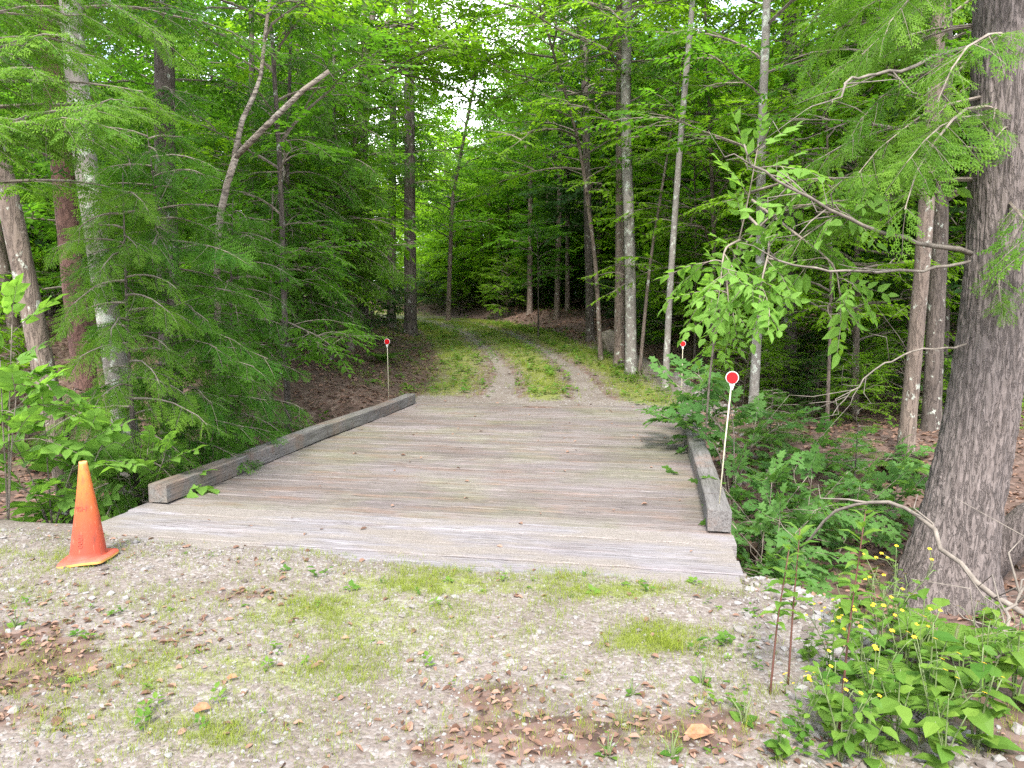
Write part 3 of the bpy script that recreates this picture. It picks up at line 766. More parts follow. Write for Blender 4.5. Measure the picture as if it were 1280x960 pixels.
# dense low hemlocks left of the bridge
tree('young_hemlock', 'bushy young hemlock with fine drooping sprays just left of the kerb', 'tree', from_px(218, 7.5, (208, 350, 7.4), (195, 250, 7.3), top=3.3), .04, .003, 'bark_dark',
     [HEM(.3, 3.9, 64, 1.1, 'near', .12, .42, prof='col', tw=.42, dn=.5)], 'hem')
tree('young_hemlock', 'feathery bright hemlock standing in front of the leaning grey trunk', 'tree', from_px(160, 6.45, (158, 400, 6.45), (155, 280, 6.45), top=2.75), .03, .003, 'bark_dark',
     [HEM(.3, 3.2, 42, .85, 'near', .11, .36, prof='col', droop=-.7, tw=.42, dn=.5)], 'hem_light')
tree('young_hemlock', 'low dark hemlock leaning its tips over the left kerb', 'tree', from_px(285, 9.6, (288, 400, 9.6), (290, 300, 9.6), top=3.0), .04, .003, 'bark_dark',
     [HEM(.3, 3.4, 56, 1.0, 'near', .12, .40, prof='col', tw=.42, dn=.5, droop=-.5)], 'hem')
tree('young_hemlock', 'tall feathery hemlock behind the forked birch', 'tree', from_px(350, 13, (358, 250, 13), (362, 100, 13), top=7.5), .06, .015, 'bark_dark',
     [HEM(1.0, 7.2, 84, 1.7, 'mid', .15, .5, tw=.42, dn=.5, droop=-.6)], 'hem')
tree('young_hemlock', 'pale feathery hemlock beside the dark twin trunks left of the track', 'tree', from_px(412, 15, (417, 250, 15), (417, 60, 15), top=8.5), .06, .015, 'bark_dark',
     [HEM(1.7, 8.2, 84, 1.7, 'mid', .15, .5, tw=.42, dn=.5, droop=-.7)], 'hem_light')
# forked birch
bt = thing('birch_tree', 'pale forked birch trunk with one limb snapped off short', 'tree', (*P(272, 400, 9.6)[:2], H(*P(272, 400, 9.6)[:2])))
b0 = np.array(bt.location)
g = trunk_mesh([(0, 0, -.1), P(270, 330, 9.6) - b0, P(272, 245, 9.5) - b0, P(296, 192, 9.4) - b0], .048, .042, 10, 1.2); g.obj('trunk', [M['birch']], bt, True)
g = Geo(); tube(g, [P(294, 197, 9.4) - b0, P(312, 178, 9.35) - b0, P(345, 145, 9.2) - b0, P(380, 112, 9.1) - b0, P(411, 89, 9.0) - b0], [.034, .036, .033, .03, .024], 10, wob=.08); g.obj('snapped_limb', [M['birch']], bt, True)
g = Geo(); tube(g, [P(293, 195, 9.4) - b0, P(303, 150, 9.45) - b0, P(318, 118, 9.5) - b0, P(326, 95, 9.5) - b0, P(332, 40, 9.6) - b0, P(345, -60, 9.7) - b0], [.034, .032, .028, .025, .022, .016], 9, wob=.05); g.obj('limb', [M['birch']], bt, True)
g = Geo(); pth = [P(326, 95, 9.5) - b0, P(345, -60, 9.7) - b0, P(360, -250, 9.8) - b0]; crown_broad(g, pth, 5.0, 7.5, 8, 1.4, 'mid', .2, .45, r=rr); g.obj('crown', [M['broad_lit'], M['twig']], bt)

tree('maple_tree', 'thin dark grey trunk just right of the snapped birch limb', 'tree', from_px(356, 11, (350, 200, 11), (346, 140, 11), top=8), .05, .02, 'bark_dark', [BRO(3.2, 8, 20, 2.0, 'mid', .22, .5)], 'broad')
tree('maple_tree', 'broad leaved understory tree filling the gap left of the twin trunks', 'tree', from_px(405, 16, (410, 250, 16), (412, 100, 16), top=8), .05, .02, 'bark_brown', [BRO(.8, 7.5, 36, 2.0, 'mid', .22, .5, e0=25)], 'broad')
tree('hemlock_tree', 'thick black trunk at the left verge where the track bends', 'tree', from_px(513, 24, (512, 250, 24), (512, 100, 24), top=15), .215, .11, 'bark_dark', [HEM(4.2, 13, 40, 2.6, 'mid', .28, .7)], 'hem')
tree('hemlock_tree', 'thinner dark trunk standing close behind the thick black one', 'tree', from_px(489, 25.5, (490, 250, 25.5), (492, 100, 25.5), top=14), .16, .08, 'bark_dark', [HEM(4.2, 12, 34, 2.6, 'mid', .28, .7)], 'hem')
tree('hemlock_tree', 'dark trunk half hidden by leaves left of the twin trunks', 'tree', from_px(455, 21, (455, 250, 21), (455, 100, 21), top=13), .12, .07, 'bark_dark', [HEM(4.4, 12, 30, 2.6, 'mid', .3, .7)], 'hem')
# crowns arching over the track
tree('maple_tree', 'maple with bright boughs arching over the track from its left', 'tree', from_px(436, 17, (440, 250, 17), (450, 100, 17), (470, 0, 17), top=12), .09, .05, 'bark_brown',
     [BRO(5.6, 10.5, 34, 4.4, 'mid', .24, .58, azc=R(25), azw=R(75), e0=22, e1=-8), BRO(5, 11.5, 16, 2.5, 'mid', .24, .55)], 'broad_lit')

tree('understory_maple', 'low maple with layered bright leaves over the left litter bank', 'tree', from_px(385, 14.5, (388, 350, 14.5), (396, 280, 14.5), top=4.0), .03, .01, 'bark_brown',
     [BRO(1.1, 3.9, 22, 1.4, 'mid', .17, .42, e0=20, e1=-12, nsub=4)], 'broad_lit')
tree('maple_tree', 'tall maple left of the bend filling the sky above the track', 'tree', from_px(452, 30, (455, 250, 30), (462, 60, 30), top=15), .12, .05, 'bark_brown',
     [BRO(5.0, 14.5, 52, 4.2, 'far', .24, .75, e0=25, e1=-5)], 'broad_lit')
tree('understory_maple', 'small leafy maple behind the low hemlock left of the bridge', 'tree', from_px(335, 11.4, (338, 350, 11.4), (340, 280, 11.4), top=3.4), .03, .01, 'bark_brown',
     [BRO(.6, 3.3, 22, 1.4, 'mid', .17, .42, e0=20, e1=-12, nsub=4)], 'broad')
tree('understory_maple', 'bright small maple lighting the gap under the forked birch', 'tree', from_px(300, 13.5, (300, 330, 13.5), (300, 260, 13.5), top=4.6), .03, .01, 'bark_brown',
     [BRO(1.2, 4.5, 24, 1.7, 'mid', .18, .45, e0=20, e1=-12, nsub=4)], 'broad_lit')
tree('understory_maple', 'bright small maple between the scarred trunk and the giant trunk', 'tree', from_px(1040, 11.5, (1040, 330, 11.5), (1035, 200, 11.5), top=5.2), .03, .01, 'bark_brown',
     [BRO(1.6, 5.1, 26, 1.7, 'mid', .18, .45, e0=20, e1=-12, nsub=4)], 'broad_lit')
tree('understory_maple', 'bright small maple behind the slender pale trunk', 'tree', from_px(870, 18, (870, 330, 18), (868, 200, 18), top=6.5), .035, .01, 'bark_brown',
     [BRO(1.0, 6.4, 34, 2.2, 'mid', .2, .5, e0=20, e1=-12, nsub=4)], 'broad_lit')
tree('maple_tree', 'maple beyond the bend whose boughs close the view over the track', 'tree', from_px(560, 33, (565, 250, 33), (590, 120, 33), top=12), .11, .05, 'bark_brown',
     [BRO(3.4, 11.5, 30, 3.6, 'far', .26, .65, e0=22, e1=-8)], 'broad')

# ------------------------------------------------------------------ named trees, right side
tree('maple_tree', 'young maple with low bright boughs above the right verge', 'tree', from_px(752, 18.2, (745, 330, 18.2), (725, 180, 18), (690, 60, 17.6), top=9.5), .06, .02, 'bark_brown',
     [BRO(4.0, 9.2, 22, 2.8, 'mid', .22, .52, e0=20, e1=-10)], 'broad_lit')
tree('maple_tree', 'leafy young maple between the slender pale trunk and the scarred trunk', 'tree', from_px(893, 16.5, (893, 300, 16.5), (885, 100, 16.5), top=9), .06, .02, 'bark_brown',
     [BRO(1.6, 8.8, 44, 2.6, 'mid', .22, .52, e0=20, e1=-10)], 'broad_lit')
tree('maple_tree', 'leafy young maple behind the dead limb of the giant trunk', 'tree', from_px(1075, 13, (1072, 300, 13), (1070, 100, 13), top=8), .06, .02, 'bark_brown',
     [BRO(1.2, 7.8, 42, 2.4, 'mid', .21, .5, e0=20, e1=-10)], 'broad_lit')

tree('ash_tree', 'slender pale grey trunk nearest the verge on the right', 'tree', from_px(833, 14, (838, 350, 14), (850, 180, 14), (866, 0, 14), top=14), .062, .04, 'bark_grey', [BRO(7.5, 13.5, 18, 2.4, 'mid', .26, .55)], 'broad_lit')
tree('maple_tree', 'light grey mottled trunk behind the gravel berm', 'tree', from_px(790, 16.2, (788, 330, 16.2), (782, 150, 16.2), (784, 0, 16.2), top=14), .125, .085, 'bark_grey',
     [BRO(4.9, 13, 28, 3.2, 'mid', .24, .55, e0=25, e1=-5)], 'broad_lit')
tree('hemlock_tree', 'brown trunk close beside the mottled grey one', 'tree', from_px(775, 17.2, (776, 300, 17.2), (776, 150, 17.2), top=13), .13, .09, 'bark_brown', [HEM(6, 12, 24, 2.4, 'mid', .3, .7)], 'hem')
tree('maple_tree', 'thin bare stem leaning right beside the mottled trunk', 'tree', from_px(800, 16.0, (812, 330, 16), (829, 226, 16), top=7), .04, .02, 'bark_brown', [BRO(4.2, 7, 8, 1.2, 'mid', .24, .5)], 'broad')
tree('maple_tree', 'dark brown trunk right of the bend with a leafy top', 'tree', from_px(738, 22, (736, 330, 22), (733, 200, 22), top=13), .125, .08, 'bark_dark', [BRO(4.6, 12, 34, 3.4, 'mid', .26, .6, e0=25, e1=-8)], 'broad')
tree('maple_tree', 'grey green trunk with two pale scars in the right woods', 'tree', from_px(945, 12, (951, 330, 12), (951, 200, 12), (958, 20, 12), top=12), .078, .05, 'bark_grey', [BRO(4.2, 11.5, 26, 2.8, 'mid', .24, .5, e0=25)], 'broad')
tree('oak_tree', 'dark brown thick trunk deep in the right woods', 'tree', from_px(989, 15, (988, 300, 15), (987, 60, 15), top=14), .165, .11, 'bark_dark', [BRO(4.0, 13, 34, 3.6, 'mid', .26, .55, e0=25, e1=-5)], 'broad_lit')
tree('maple_tree', 'grey brown trunk seen just left of the huge leaning trunk', 'tree', from_px(1140, 9.5, (1152, 350, 9.5), (1166, 130, 9.5), top=12), .10, .07, 'bark_brown', [BRO(4.0, 11, 22, 2.6, 'mid', .24, .5)], 'broad')
tree('oak_tree', 'black trunk behind the grey brown one left of the huge trunk', 'tree', from_px(1172, 11, (1174, 300, 11), (1178, 120, 11), top=12), .13, .09, 'bark_dark', [BRO(3.2, 11, 26, 2.8, 'mid', .24, .5, e0=25)], 'broad')
tree('fir_sapling', 'thin dark sapling stem on the litter bank right of the bend', 'sapling', from_px(673, 24, (673, 360, 24), (672, 300, 24), top=4), .03, .012, 'bark_dark', [BRO(1.4, 4, 12, 1.0, 'mid', .25, .5)], 'broad')

# huge leaning hemlock
hb = P(1185, 400, 6.1); hz = H(hb[0], hb[1])
ht = thing('giant_hemlock', 'huge leaning purple brown trunk with ridged bark at right', 'tree', (hb[0], hb[1], hz))
b0 = np.array([hb[0], hb[1], hz])
path = np.array([(0, 0, -.35), P(1188, 690, 6.1) - b0, P(1222, 540, 6.1) - b0, P(1243, 400, 6.1) - b0, P(1252, 300, 6.1) - b0, P(1256, 130, 6.1) - b0, P(1258, 0, 6.1) - b0, P(1264, -300, 6.1) - b0, P(1270, -900, 6.1) - b0])
zz = path[:, 2].copy(); zf = np.concatenate([np.linspace(-.35, 6, 420), np.linspace(6.1, zz[-1], 40)])
def cubic(xs, ys, x):
    import bisect
    m = np.gradient(ys, xs); out = []
    i = np.clip(np.searchsorted(xs, x) - 1, 0, len(xs) - 2); h = xs[i + 1] - xs[i]; t = (x - xs[i]) / h
    return (2*t**3-3*t**2+1)*ys[i] + (t**3-2*t**2+t)*h*m[i] + (-2*t**3+3*t**2)*ys[i+1] + (t**3-t**2)*h*m[i+1]
cxs = cubic(zz, path[:, 0], zf); cys = cubic(zz, path[:, 1], zf)
NS = 180; th = np.arange(NS) / NS * 2 * math.pi
TH, ZF = np.meshgrid(th, zf)
rad = np.interp(ZF, [-.35, 0, .35, .8, 1.5, 2.5, 4, 8, 16], [.58, .41, .335, .295, .272, .255, .24, .19, .08])
rad = rad * (1 + .22 * np.exp(-np.clip(ZF, 0, None) / .35) * np.maximum(0, np.cos(3 * TH + .8)) ** 2)
def ring_noise(a, z, f, fz):  # wraps round the trunk
    return vnoise(np.cos(a) * f * 2 + 40, np.sin(a) * f * 2 + z * fz + 40)
wv = .35 * fbm(np.cos(TH) * 2, np.sin(TH) * 2 + ZF * 1.3, 1.0, 2)
ridge = np.abs(np.sin(TH * 24 + wv * 6 + 1.0 * vnoise(TH * 6, ZF * 3.1) + .5 * vnoise(TH * 11, ZF * 9))) ** .6
brk = ss(-.3, .3, vnoise(TH * 9, ZF * 9))
rad = rad + (.016 * ridge * (.55 + .45 * brk) + .008 * vnoise(TH * 14, ZF * 16) - .012) * np.interp(ZF, [0, 7], [1.15, .6])
X = cxs[:, None] + rad * np.cos(TH); Y = cys[:, None] + rad * np.sin(TH)
n, s_ = X.shape; i = np.arange(n - 1)[:, None] * s_; j = np.arange(s_)[None]; j2 = (j + 1) % s_
q = np.stack([i + j, i + j2, i + s_ + j2, i + s_ + j], -1).reshape(-1, 4)
g = Geo(); g.raw(np.stack([X, Y, ZF], -1).reshape(-1, 3), {4: q}, {4: np.zeros(len(q), int)}, np.full(n * s_, .5)); g.obj('trunk', [M['bark_hem']], ht, True)
pl = np.stack([cxs, cys, zf], -1)
g = Geo()
W = math.pi + YAW
crown_hemlock(g, pl, 3.2, 5.6, 18, 2.2, 'near', .13, .42, azc=W + .1, azw=R(62), droop=-.75, r=rr, prof='col', bald=.3, tw=.42, dn=.5)
crown_hemlock(g, pl, 2.5, 4.2, 5, 1.0, 'near', .13, .32, azc=R(-70), azw=R(60), droop=-.8, r=rr, prof='col', bald=.35, tw=.5, dn=.8)
crown_hemlock(g, pl, 6.5, 13, 14, 2.6, 'mid', .22, .6, r=rr)
g.obj('crown', [M['hem_light'], M['twig']], ht)
def dead_limb(pts, r0, r1, parent, mat='deadwood', nt=6, seed=0, tl=.5):
    r = np.random.default_rng(seed); g = Geo(); pts = np.array(pts, float)
    s = np.linspace(0, 1, 16); seg = np.linspace(0, 1, len(pts)); pp = np.stack([np.interp(s, seg, pts[:, i]) for i in range(3)], -1)
    for _ in range(2): pp[1:-1] = (pp[:-2] + 2 * pp[1:-1] + pp[2:]) / 4
    pp[1:-1] += r.normal(size=(14, 3)) * .012
    tube(g, pp, np.linspace(r0, r1, 16), 8, 0, wob=.05)
    for i in range(nt):
        t = .25 + .7 * r.random(); o, d = sample(pp, np.array([t])); d = unit(d[0]); a = unit(d + r.normal(size=3) * .7); L = tl * (.4 + .8 * r.random())
        q = [o[0], o[0] + a * L * .4, o[0] + a * L * .7 + r.normal(size=3) * .05, o[0] + a * L + r.normal(size=3) * .09 - np.array([0, 0, .05])]
        tube(g, q, [r1 * 1.1, r1 * .8, r1 * .5, r1 * .25], 5, 0)
    return g.obj('dead_limb', [M[mat]], parent, True)
dead_limb([P(1214, 317, 6.0) - b0, P(1150, 303, 5.9) - b0, P(1080, 283, 5.8) - b0, P(1010, 250, 5.7) - b0, P(950, 215, 5.6) - b0, P(930, 180, 5.6) - b0], .021, .006, ht, nt=14, seed=3)
dead_limb([P(1212, 327, 6.0) - b0, P(1160, 338, 5.8) - b0, P(1060, 338, 5.6) - b0, P(1000, 333, 5.5) - b0, P(960, 323, 5.4) - b0], .013, .007, ht, nt=4, seed=5)
dead_limb([P(1230, 50, 6.0) - b0, P(1120, 90, 5.6) - b0, P(1060, 100, 5.4) - b0, P(1040, 128, 5.2) - b0], .016, .005, ht, nt=5, seed=8)
dead_limb([P(1208, 430, 6.0) - b0, P(1140, 440, 5.8) - b0, P(1080, 470, 5.6) - b0, P(1040, 520, 5.5) - b0], .009, .003, ht, nt=9, seed=9, tl=.7)
# second root trunk leaning away
lg = thing('leaning_log', 'rough dark log slanting up out of the hollow behind the giant trunk', 'log', (*P(1205, 700, 6.6)[:2], H(*P(1205, 700, 6.6)[:2])))
b1 = np.array(lg.location); g = Geo(); tube(g, [(0, 0, -.1), P(1245, 690, 6.5) - b1, P(1290, 650, 6.3) - b1, P(1370, 600, 6.2) - b1], [.2, .17, .15, .13], 16, wob=.05); g.obj('log', [M['bark_hem']], lg, True)
# arching dead branch
ab = thing('arched_dead_branch', 'bare grey branch arching over the ground before the giant trunk', 'branch', (*P(1290, 760, 3.9)[:2], H(*P(1290, 760, 3.9)[:2])))
b1 = np.array(ab.location)
dead_limb([P(1290, 775, 4.0) - b1, P(1240, 745, 4.1) - b1, P(1190, 700, 4.3) - b1, P(1160, 655, 4.5) - b1, P(1125, 624, 4.7) - b1, P(1075, 622, 4.9) - b1, P(1030, 645, 5.1) - b1, P(995, 690, 5.3) - b1], .018, .008, ab, nt=3, seed=12, tl=.3)
o = ab.children[0]; o.name = 'stem'
tg = thing('dead_branch_tangle', 'tangle of thin bare grey twigs at the lower right edge', 'branch', (*P(1262, 820, 3.3)[:2], H(*P(1262, 820, 3.3)[:2])))
b1 = np.array(tg.location)
dead_limb([(0, 0, -.05), P(1250, 830, 3.3) - b1, P(1262, 760, 3.5) - b1, P(1290, 720, 3.6) - b1], .014, .006, tg, nt=16, seed=14, tl=.5); tg.children[0].name = 'twigs'

# ------------------------------------------------------------------ boulder and stones
def rock(name, loc, size, seed, mat):
    r = np.random.default_rng(seed); import bmesh
    bm = bmesh.new(); bmesh.ops.create_icosphere(bm, subdivisions=4, radius=1)
    dirs = r.normal(size=(9, 3)); dirs /= np.linalg.norm(dirs, axis=1, keepdims=True); lim = .62 + .25 * r.random(9)
    from mathutils import noise as mn
    for v in bm.verts:
        p = np.array(v.co)
        for d, l in zip(dirs, lim):
            q = p @ d
            if q > l: p = p - d * (q - l) * .85
        p = p * (1 + .05 * mn.noise(Vector(p * 2.2) + Vector((seed, 0, 0))) + .02 * mn.noise(Vector(p * 7)))
        v.co = Vector(p * size)
    me = bpy.data.meshes.new(name); bm.to_mesh(me); bm.free(); me.materials.append(M[mat])
    for p in me.polygons: p.use_smooth = True
    o = bpy.data.objects.new(name, me); COL.objects.link(o); o.location = loc; return o
bp = P(768, 432, 19.5); tag(rock('boulder', (bp[0], bp[1], H(bp[0], bp[1]) + .2), np.array([.56, .45, .40]), 11, 'rock'), 'rounded tan boulder between trunks right of the track', 'boulder')

def T_stone(seed):
    r = np.random.default_rng(seed); g = Geo()
    ph = (1 + 5 ** .5) / 2
    v = np.array([(-1, ph, 0), (1, ph, 0), (-1, -ph, 0), (1, -ph, 0), (0, -1, ph), (0, 1, ph), (0, -1, -ph), (0, 1, -ph), (ph, 0, -1), (ph, 0, 1), (-ph, 0, -1), (-ph, 0, 1)]) / 1.9
    v = v * (.7 + .5 * r.random((12, 1))) * np.array([1, .75, .5])
    g.add(v * .5, [(0, 11, 5), (0, 5, 1), (0, 1, 7), (0, 7, 10), (0, 10, 11), (1, 5, 9), (5, 11, 4), (11, 10, 2), (10, 7, 6), (7, 1, 8), (3, 9, 4), (3, 4, 2), (3, 2, 6), (3, 6, 8), (3, 8, 9), (4, 9, 5), (2, 4, 11), (6, 2, 10), (8, 6, 7), (9, 8, 1)]); return g.template()
STONE = [T_stone(i) for i in range(6)]
def scatter(n, x0, x1, y0, y1, prob):
    x = rng.uniform(x0, x1, n); y = rng.uniform(y0, y1, n); keep = rng.random(n) < prob(x, y); return x[keep], y[keep]
def stones(g, x, y, smin, smax, pw=2.5):
    n = len(x); z = terrain(x, y); s = smin + (smax - smin) * rng.random(n) ** pw; w = rng.integers(0, 6, n)
    a = rng.random(n) * 6.28; A = np.stack([np.cos(a), np.sin(a), .15 * rng.normal(size=n)], -1); N = UP + .35 * rng.normal(size=(n, 3))
    O = np.stack([x, y, z + s * .06], -1); ti = rng.random(n)
    for v in range(6):
        k = w == v; g.inst(STONE[v], O[k], A[k], N[k], s[k], ti[k])
g = Geo()
x, y = scatter(64000, -5, 1.6, 1.9, 4.6, lambda x, y: masks(x, y)[0] * .75 * (.4 + .6 * (fbm(x, y, 1.1, 3) > -.3)) * (y < 4.4 + .12 * fbm(x, y, 1, 2)))
stones(g, x, y, .005, .026, 3.6)
x, y = scatter(1500, -5, 1.6, 1.9, 4.4, lambda x, y: masks(x, y)[0] * (.3 + .7 * (x < -2.4)))
stones(g, x, y, .02, .065, 2.5)
# rip-rap down the right shoulder and on the track
x, y = scatter(4200, .3, 2.1, 1.6, 4.8, lambda x, y: np.exp(-((x - np.interp(y, [1.5, 2.5, 4.4], [1.5, 1.05, .72])) / .26) ** 2) * .75)
stones(g, x, y, .018, .085, 2.2)
x, y = scatter(30000, -9, 4, 12.1, 24, lambda x, y: masks(x, y)[0] * .6)
stones(g, x, y, .012, .05, 2.5)
x, y = scatter(5000, .5, 3.0, 9.5, 22, lambda x, y: np.exp(-((x - cx(y) - 2.85) / .4) ** 2) * .6)
stones(g, x, y, .02, .13, 2.5)
tag(g.obj('gravel_stones', [M['pebble']]), 'loose grey crushed stone over the apron and track', 'gravel', kind='stuff')

# ------------------------------------------------------------------ grass, weeds, litter
def T_tuft(n, h, seed, w=.022, lean=.7):
    r = np.random.default_rng(seed); g = Geo()
    for i in range(n):
        a = r.random() * 6.28; L = h * (.5 + .7 * r.random()); b = np.array([r.normal() * .35, r.normal() * .35, 0]); d = np.array([math.cos(a), math.sin(a), 0]) * lean * (.3 + r.random()); s_ = np.array([-math.sin(a), math.cos(a), 0]) * w
        m = b + d * L * .35 + UP * L * .6; t = b + d * L + UP * L * .85
        g.add([b - s_, b + s_, m + s_ * .7, m - s_ * .7, t], [(0, 1, 2, 3), (3, 2, 4)], 0, .3 + .5 * r.random())
    return g.template()
TUFT = [T_tuft(7, 1.0, i) for i in range(4)]
def T_rosette(n, leaf, seed, up=.5, two=False):
    r = np.random.default_rng(seed); g = Geo(); O = []; A = []; N = []; S = []
    for i in range(n):
        a = i * 2.4 + r.normal() * .3; z = .15 + (.75 * r.random() if two else .1)
        O.append((.12 * math.cos(a), .12 * math.sin(a), z)); A.append((math.cos(a), math.sin(a), up * r.normal() * .5 + .2)); N.append((-math.cos(a) * .2, -math.sin(a) * .2, 1)); S.append(.5 * (.6 + .7 * r.random()))
    g.inst(LEAF[leaf], O, A, N, S, .5 + .3 * (r.random(n) - .5)); return g.template()
ROS = [T_rosette(7, 'ovate', 1, two=True), T_rosette(6, 'broad', 2), T_rosette(9, 'ovate', 3, two=True)]
def plants(g, T, x, y, smin, smax, up=True):
    n = len(x); z = terrain(x, y); a = rng.random(n) * 6.28; w = rng.integers(0, len(T), n); s = smin + (smax - smin) * rng.random(n) ** 1.6
    A = np.stack([np.cos(a), np.sin(a), np.zeros(n)], -1); N = UP + .15 * rng.normal(size=(n, 3)); O = np.stack([x, y, z - .004], -1); ti = np.clip(.5 + .3 * rng.normal(size=n), 0, 1)
    for v in range(len(T)):
        k = w == v; g.inst(T[v], O[k], A[k], N[k], s[k], ti[k])
g = Geo()
clump = lambda x, y: ss(-.2, .5, fbm(x, y, 2.3, 3))
x, y = scatter(130000, -5, 1.6, 1.9, 4.45, lambda x, y: (masks(x, y)[1] * 1.1 + .10) * (.3 + .7 * clump(x, y)) * 1.0); plants(g, TUFT, x, y, .012, .05)
tx = G(840, 815); x = tx[0] + .06 * rng.normal(size=40); y = tx[1] + .04 * rng.normal(size=40); plants(g, TUFT, x, y, .04, .09)
x, y = scatter(150000, -22, 3, 12.1, 34, lambda x, y: masks(x, y)[1] ** 1.2 * (.35 + .65 * clump(x, y)) * .9); plants(g, TUFT, x, y, .04, .13)
tag(g.obj('grass', [M['grass']]), 'thin yellow green grass on the gravel and along the track', 'grass', kind='stuff')
g = Geo()
x, y = scatter(1500, -5, 1.8, 1.9, 4.4, lambda x, y: masks(x, y)[1] * .3 + .03 + .25 * (x > .2)); plants(g, ROS, x, y, .03, .085)
x, y = scatter(16000, -14, 3, 12.2, 30, lambda x, y: masks(x, y)[1] * (.15 + .8 * clump(x + 5, y))); plants(g, ROS, x, y, .08, .22)
x, y = scatter(9000, -26, 22, 4.8, 40, lambda x, y: (masks(x, y)[0] < .2) * (y > np.where((x > -4.3) & (x < .8), 12.2, 0)) * .3 * ss(-.1, .5, fbm(x, y, .5, 2))); plants(g, ROS, x, y, .1, .32)
tag(g.obj('ground_weeds', [M['weed']]), 'small leafy weeds along the verges and forest floor', 'weeds', kind='stuff')
g = Geo()
mossx = lambda px, py, n, sx, sy: (lambda c: (c[0] + sx * rng.normal(size=n), c[1] + sy * rng.normal(size=n)))(G(px, py))
for a in ((765, 742, 420, .22, .05), (800, 803, 300, .12, .05), (268, 915, 160, .08, .05), (740, 770, 120, .1, .04), (420, 795, 140, .2, .06)):
    x, y = mossx(*a); plants(g, TUFT, x, y, .008, .02)
tag(g.obj('moss', [M['moss']]), 'olive moss cushions on the gravel by the boards', 'moss', kind='stuff')
# litter leaves as curled blades
def T_dead(seed):
    r = np.random.default_rng(seed); g = Geo(); c = .1 + .15 * r.random(); 
    g.add([(0, 0, 0), (.3, 0, -.02), (.68, 0, -.01), (1, 0, .1 * r.normal()), (.28, .25, c), (.66, .24, c * 1.2), (.28, -.25, c * r.random()), (.66, -.22, c)],
          [(0, 1, 4), (1, 2, 5, 4), (2, 3, 5), (0, 6, 1), (1, 6, 7, 2), (2, 7, 3)]); return g.template()
DEAD = [T_dead(i) for i in range(5)]
g = Geo()
def litter(x, y, smin, smax, zoff=.006, zf=terrain):
    n = len(x); z = zf(x, y); a = rng.random(n) * 6.28; w = rng.integers(0, 5, n); s = rng.uniform(smin, smax, n)
    A = np.stack([np.cos(a), np.sin(a), .12 * rng.normal(size=n)], -1); N = UP + .3 * rng.normal(size=(n, 3)); O = np.stack([x, y, z + zoff], -1); ti = rng.random(n)
    for v in range(5):
        k = w == v; g.inst(DEAD[v], O[k], A[k], N[k], s[k], ti[k])
off_bridge = lambda x, y: ~((x > DX0 - .05) & (x < DX1 + .05) & (y > 4.2) & (y < 12.1))
x, y = scatter(16000, -5, 2.5, 1.9, 4.6, lambda x, y: np.clip(patch(x, y, LT_PATCH) * .9 + .035, 0, 1)); litter(x, y, .015, .05)
x, y = scatter(46000, -14, 9, 4.3, 24, lambda x, y: np.clip((1 - 1.6 * masks(x, y)[0] - 1.2 * masks(x, y)[1]), .01, 1) * off_bridge(x, y) * .75); litter(x, y, .05, .11)
x, y = scatter(26000, -26, 12, 22, 44, lambda x, y: np.clip((1 - 1.6 * masks(x, y)[0] - 1.2 * masks(x, y)[1]), .0, 1) * .7); litter(x, y, .1, .18)
tag(g.obj('leaf_litter', [M['dead']]), 'brown fallen leaves covering the forest floor', 'leaf litter', kind='stuff')
flat = lambda x, y: np.zeros_like(x)
g = Geo(); x, y = scatter(75, DX0 + .2, DX1 - .2, 4.6, 12, lambda x, y: np.ones_like(x)); litter(x, y, .02, .06, .008, flat)
tag(g.obj('deck_litter', [M['dead']]), 'scattered dead leaf scraps on the bridge deck', 'leaf litter', kind='stuff')
k = NT('tan_dead_leaf', .7); k.col(k.ramp(k.noise(k.coord(), 40).outputs[0], [(.3, (.13, .06, .028)), (.7, (.26, .145, .075))])); M['tan'] = k.m
for px, py, s, lab in ((290, 857, .05, 'small orange dead leaf on the grassy gravel'), (252, 898, .08, 'curled tan dead leaf near the moss in the foreground'), (874, 930, .11, 'large tan dead leaf at the lower right by the weeds')):
    c = G(px, py); g = Geo(); g.inst(DEAD[1], [(-s / 2, 0, .012)], [(1, .15, 0)], [(0, -.3, 1)], s)
    o = g.obj('dead_leaf', [M['tan']]); o.location = (c[0], c[1], H(c[0], c[1])); tag(o, lab, 'leaf')

# ------------------------------------------------------------------ saplings and plants
def leafy_plant(name, label, cat, base, stems, leaf, tw, tl, step=.16, r0=.008, group=None, wood='twig', lay=.3, nsub=3, subL=.35, seed=1, t0=.25, e=(15, -10)):
    """stems: lists of world points; leafy side shoots along each"""
    r = np.random.default_rng(seed); base = np.array(base, float)
    t = thing(name, label, cat, base, 0, group); gs = Geo(); gl = Geo()
    for st in stems:
        st = np.array(st, float) - base; s = np.linspace(0, 1, 10); sg = np.linspace(0, 1, len(st))
        pp = np.stack([np.interp(s, sg, st[:, i]) for i in range(3)], -1); pp[1:-1] = (pp[:-2] + 2 * pp[1:-1] + pp[2:]) / 4
        tube(gs, pp, np.linspace(r0, r0 * .35, 10), 6)
        leafy(gl, pp, TWIG[tw], step, tl, r, max(t0, .4), lay)
        for j in range(nsub):
            tt = t0 + (.95 - t0) * (j + r.random()) / nsub; o, d = sample(pp, np.array([tt])); az = j * 2.4 + r.random() * 1.5
            sp = limb_pts(o[0], az, subL * (.6 + .7 * r.random()), R(e[0] + r.normal() * 12), R(e[1] + r.normal() * 10), 5, .1, r)
            tube(gs, sp, np.linspace(r0 * .45, r0 * .2, 5), 4); leafy(gl, sp, TWIG[tw], step, tl, r, .15, lay)
    gs.obj('stem', [M[wood]], t, True); gl.obj('foliage', [M[leaf], M[wood]], t)
    return t
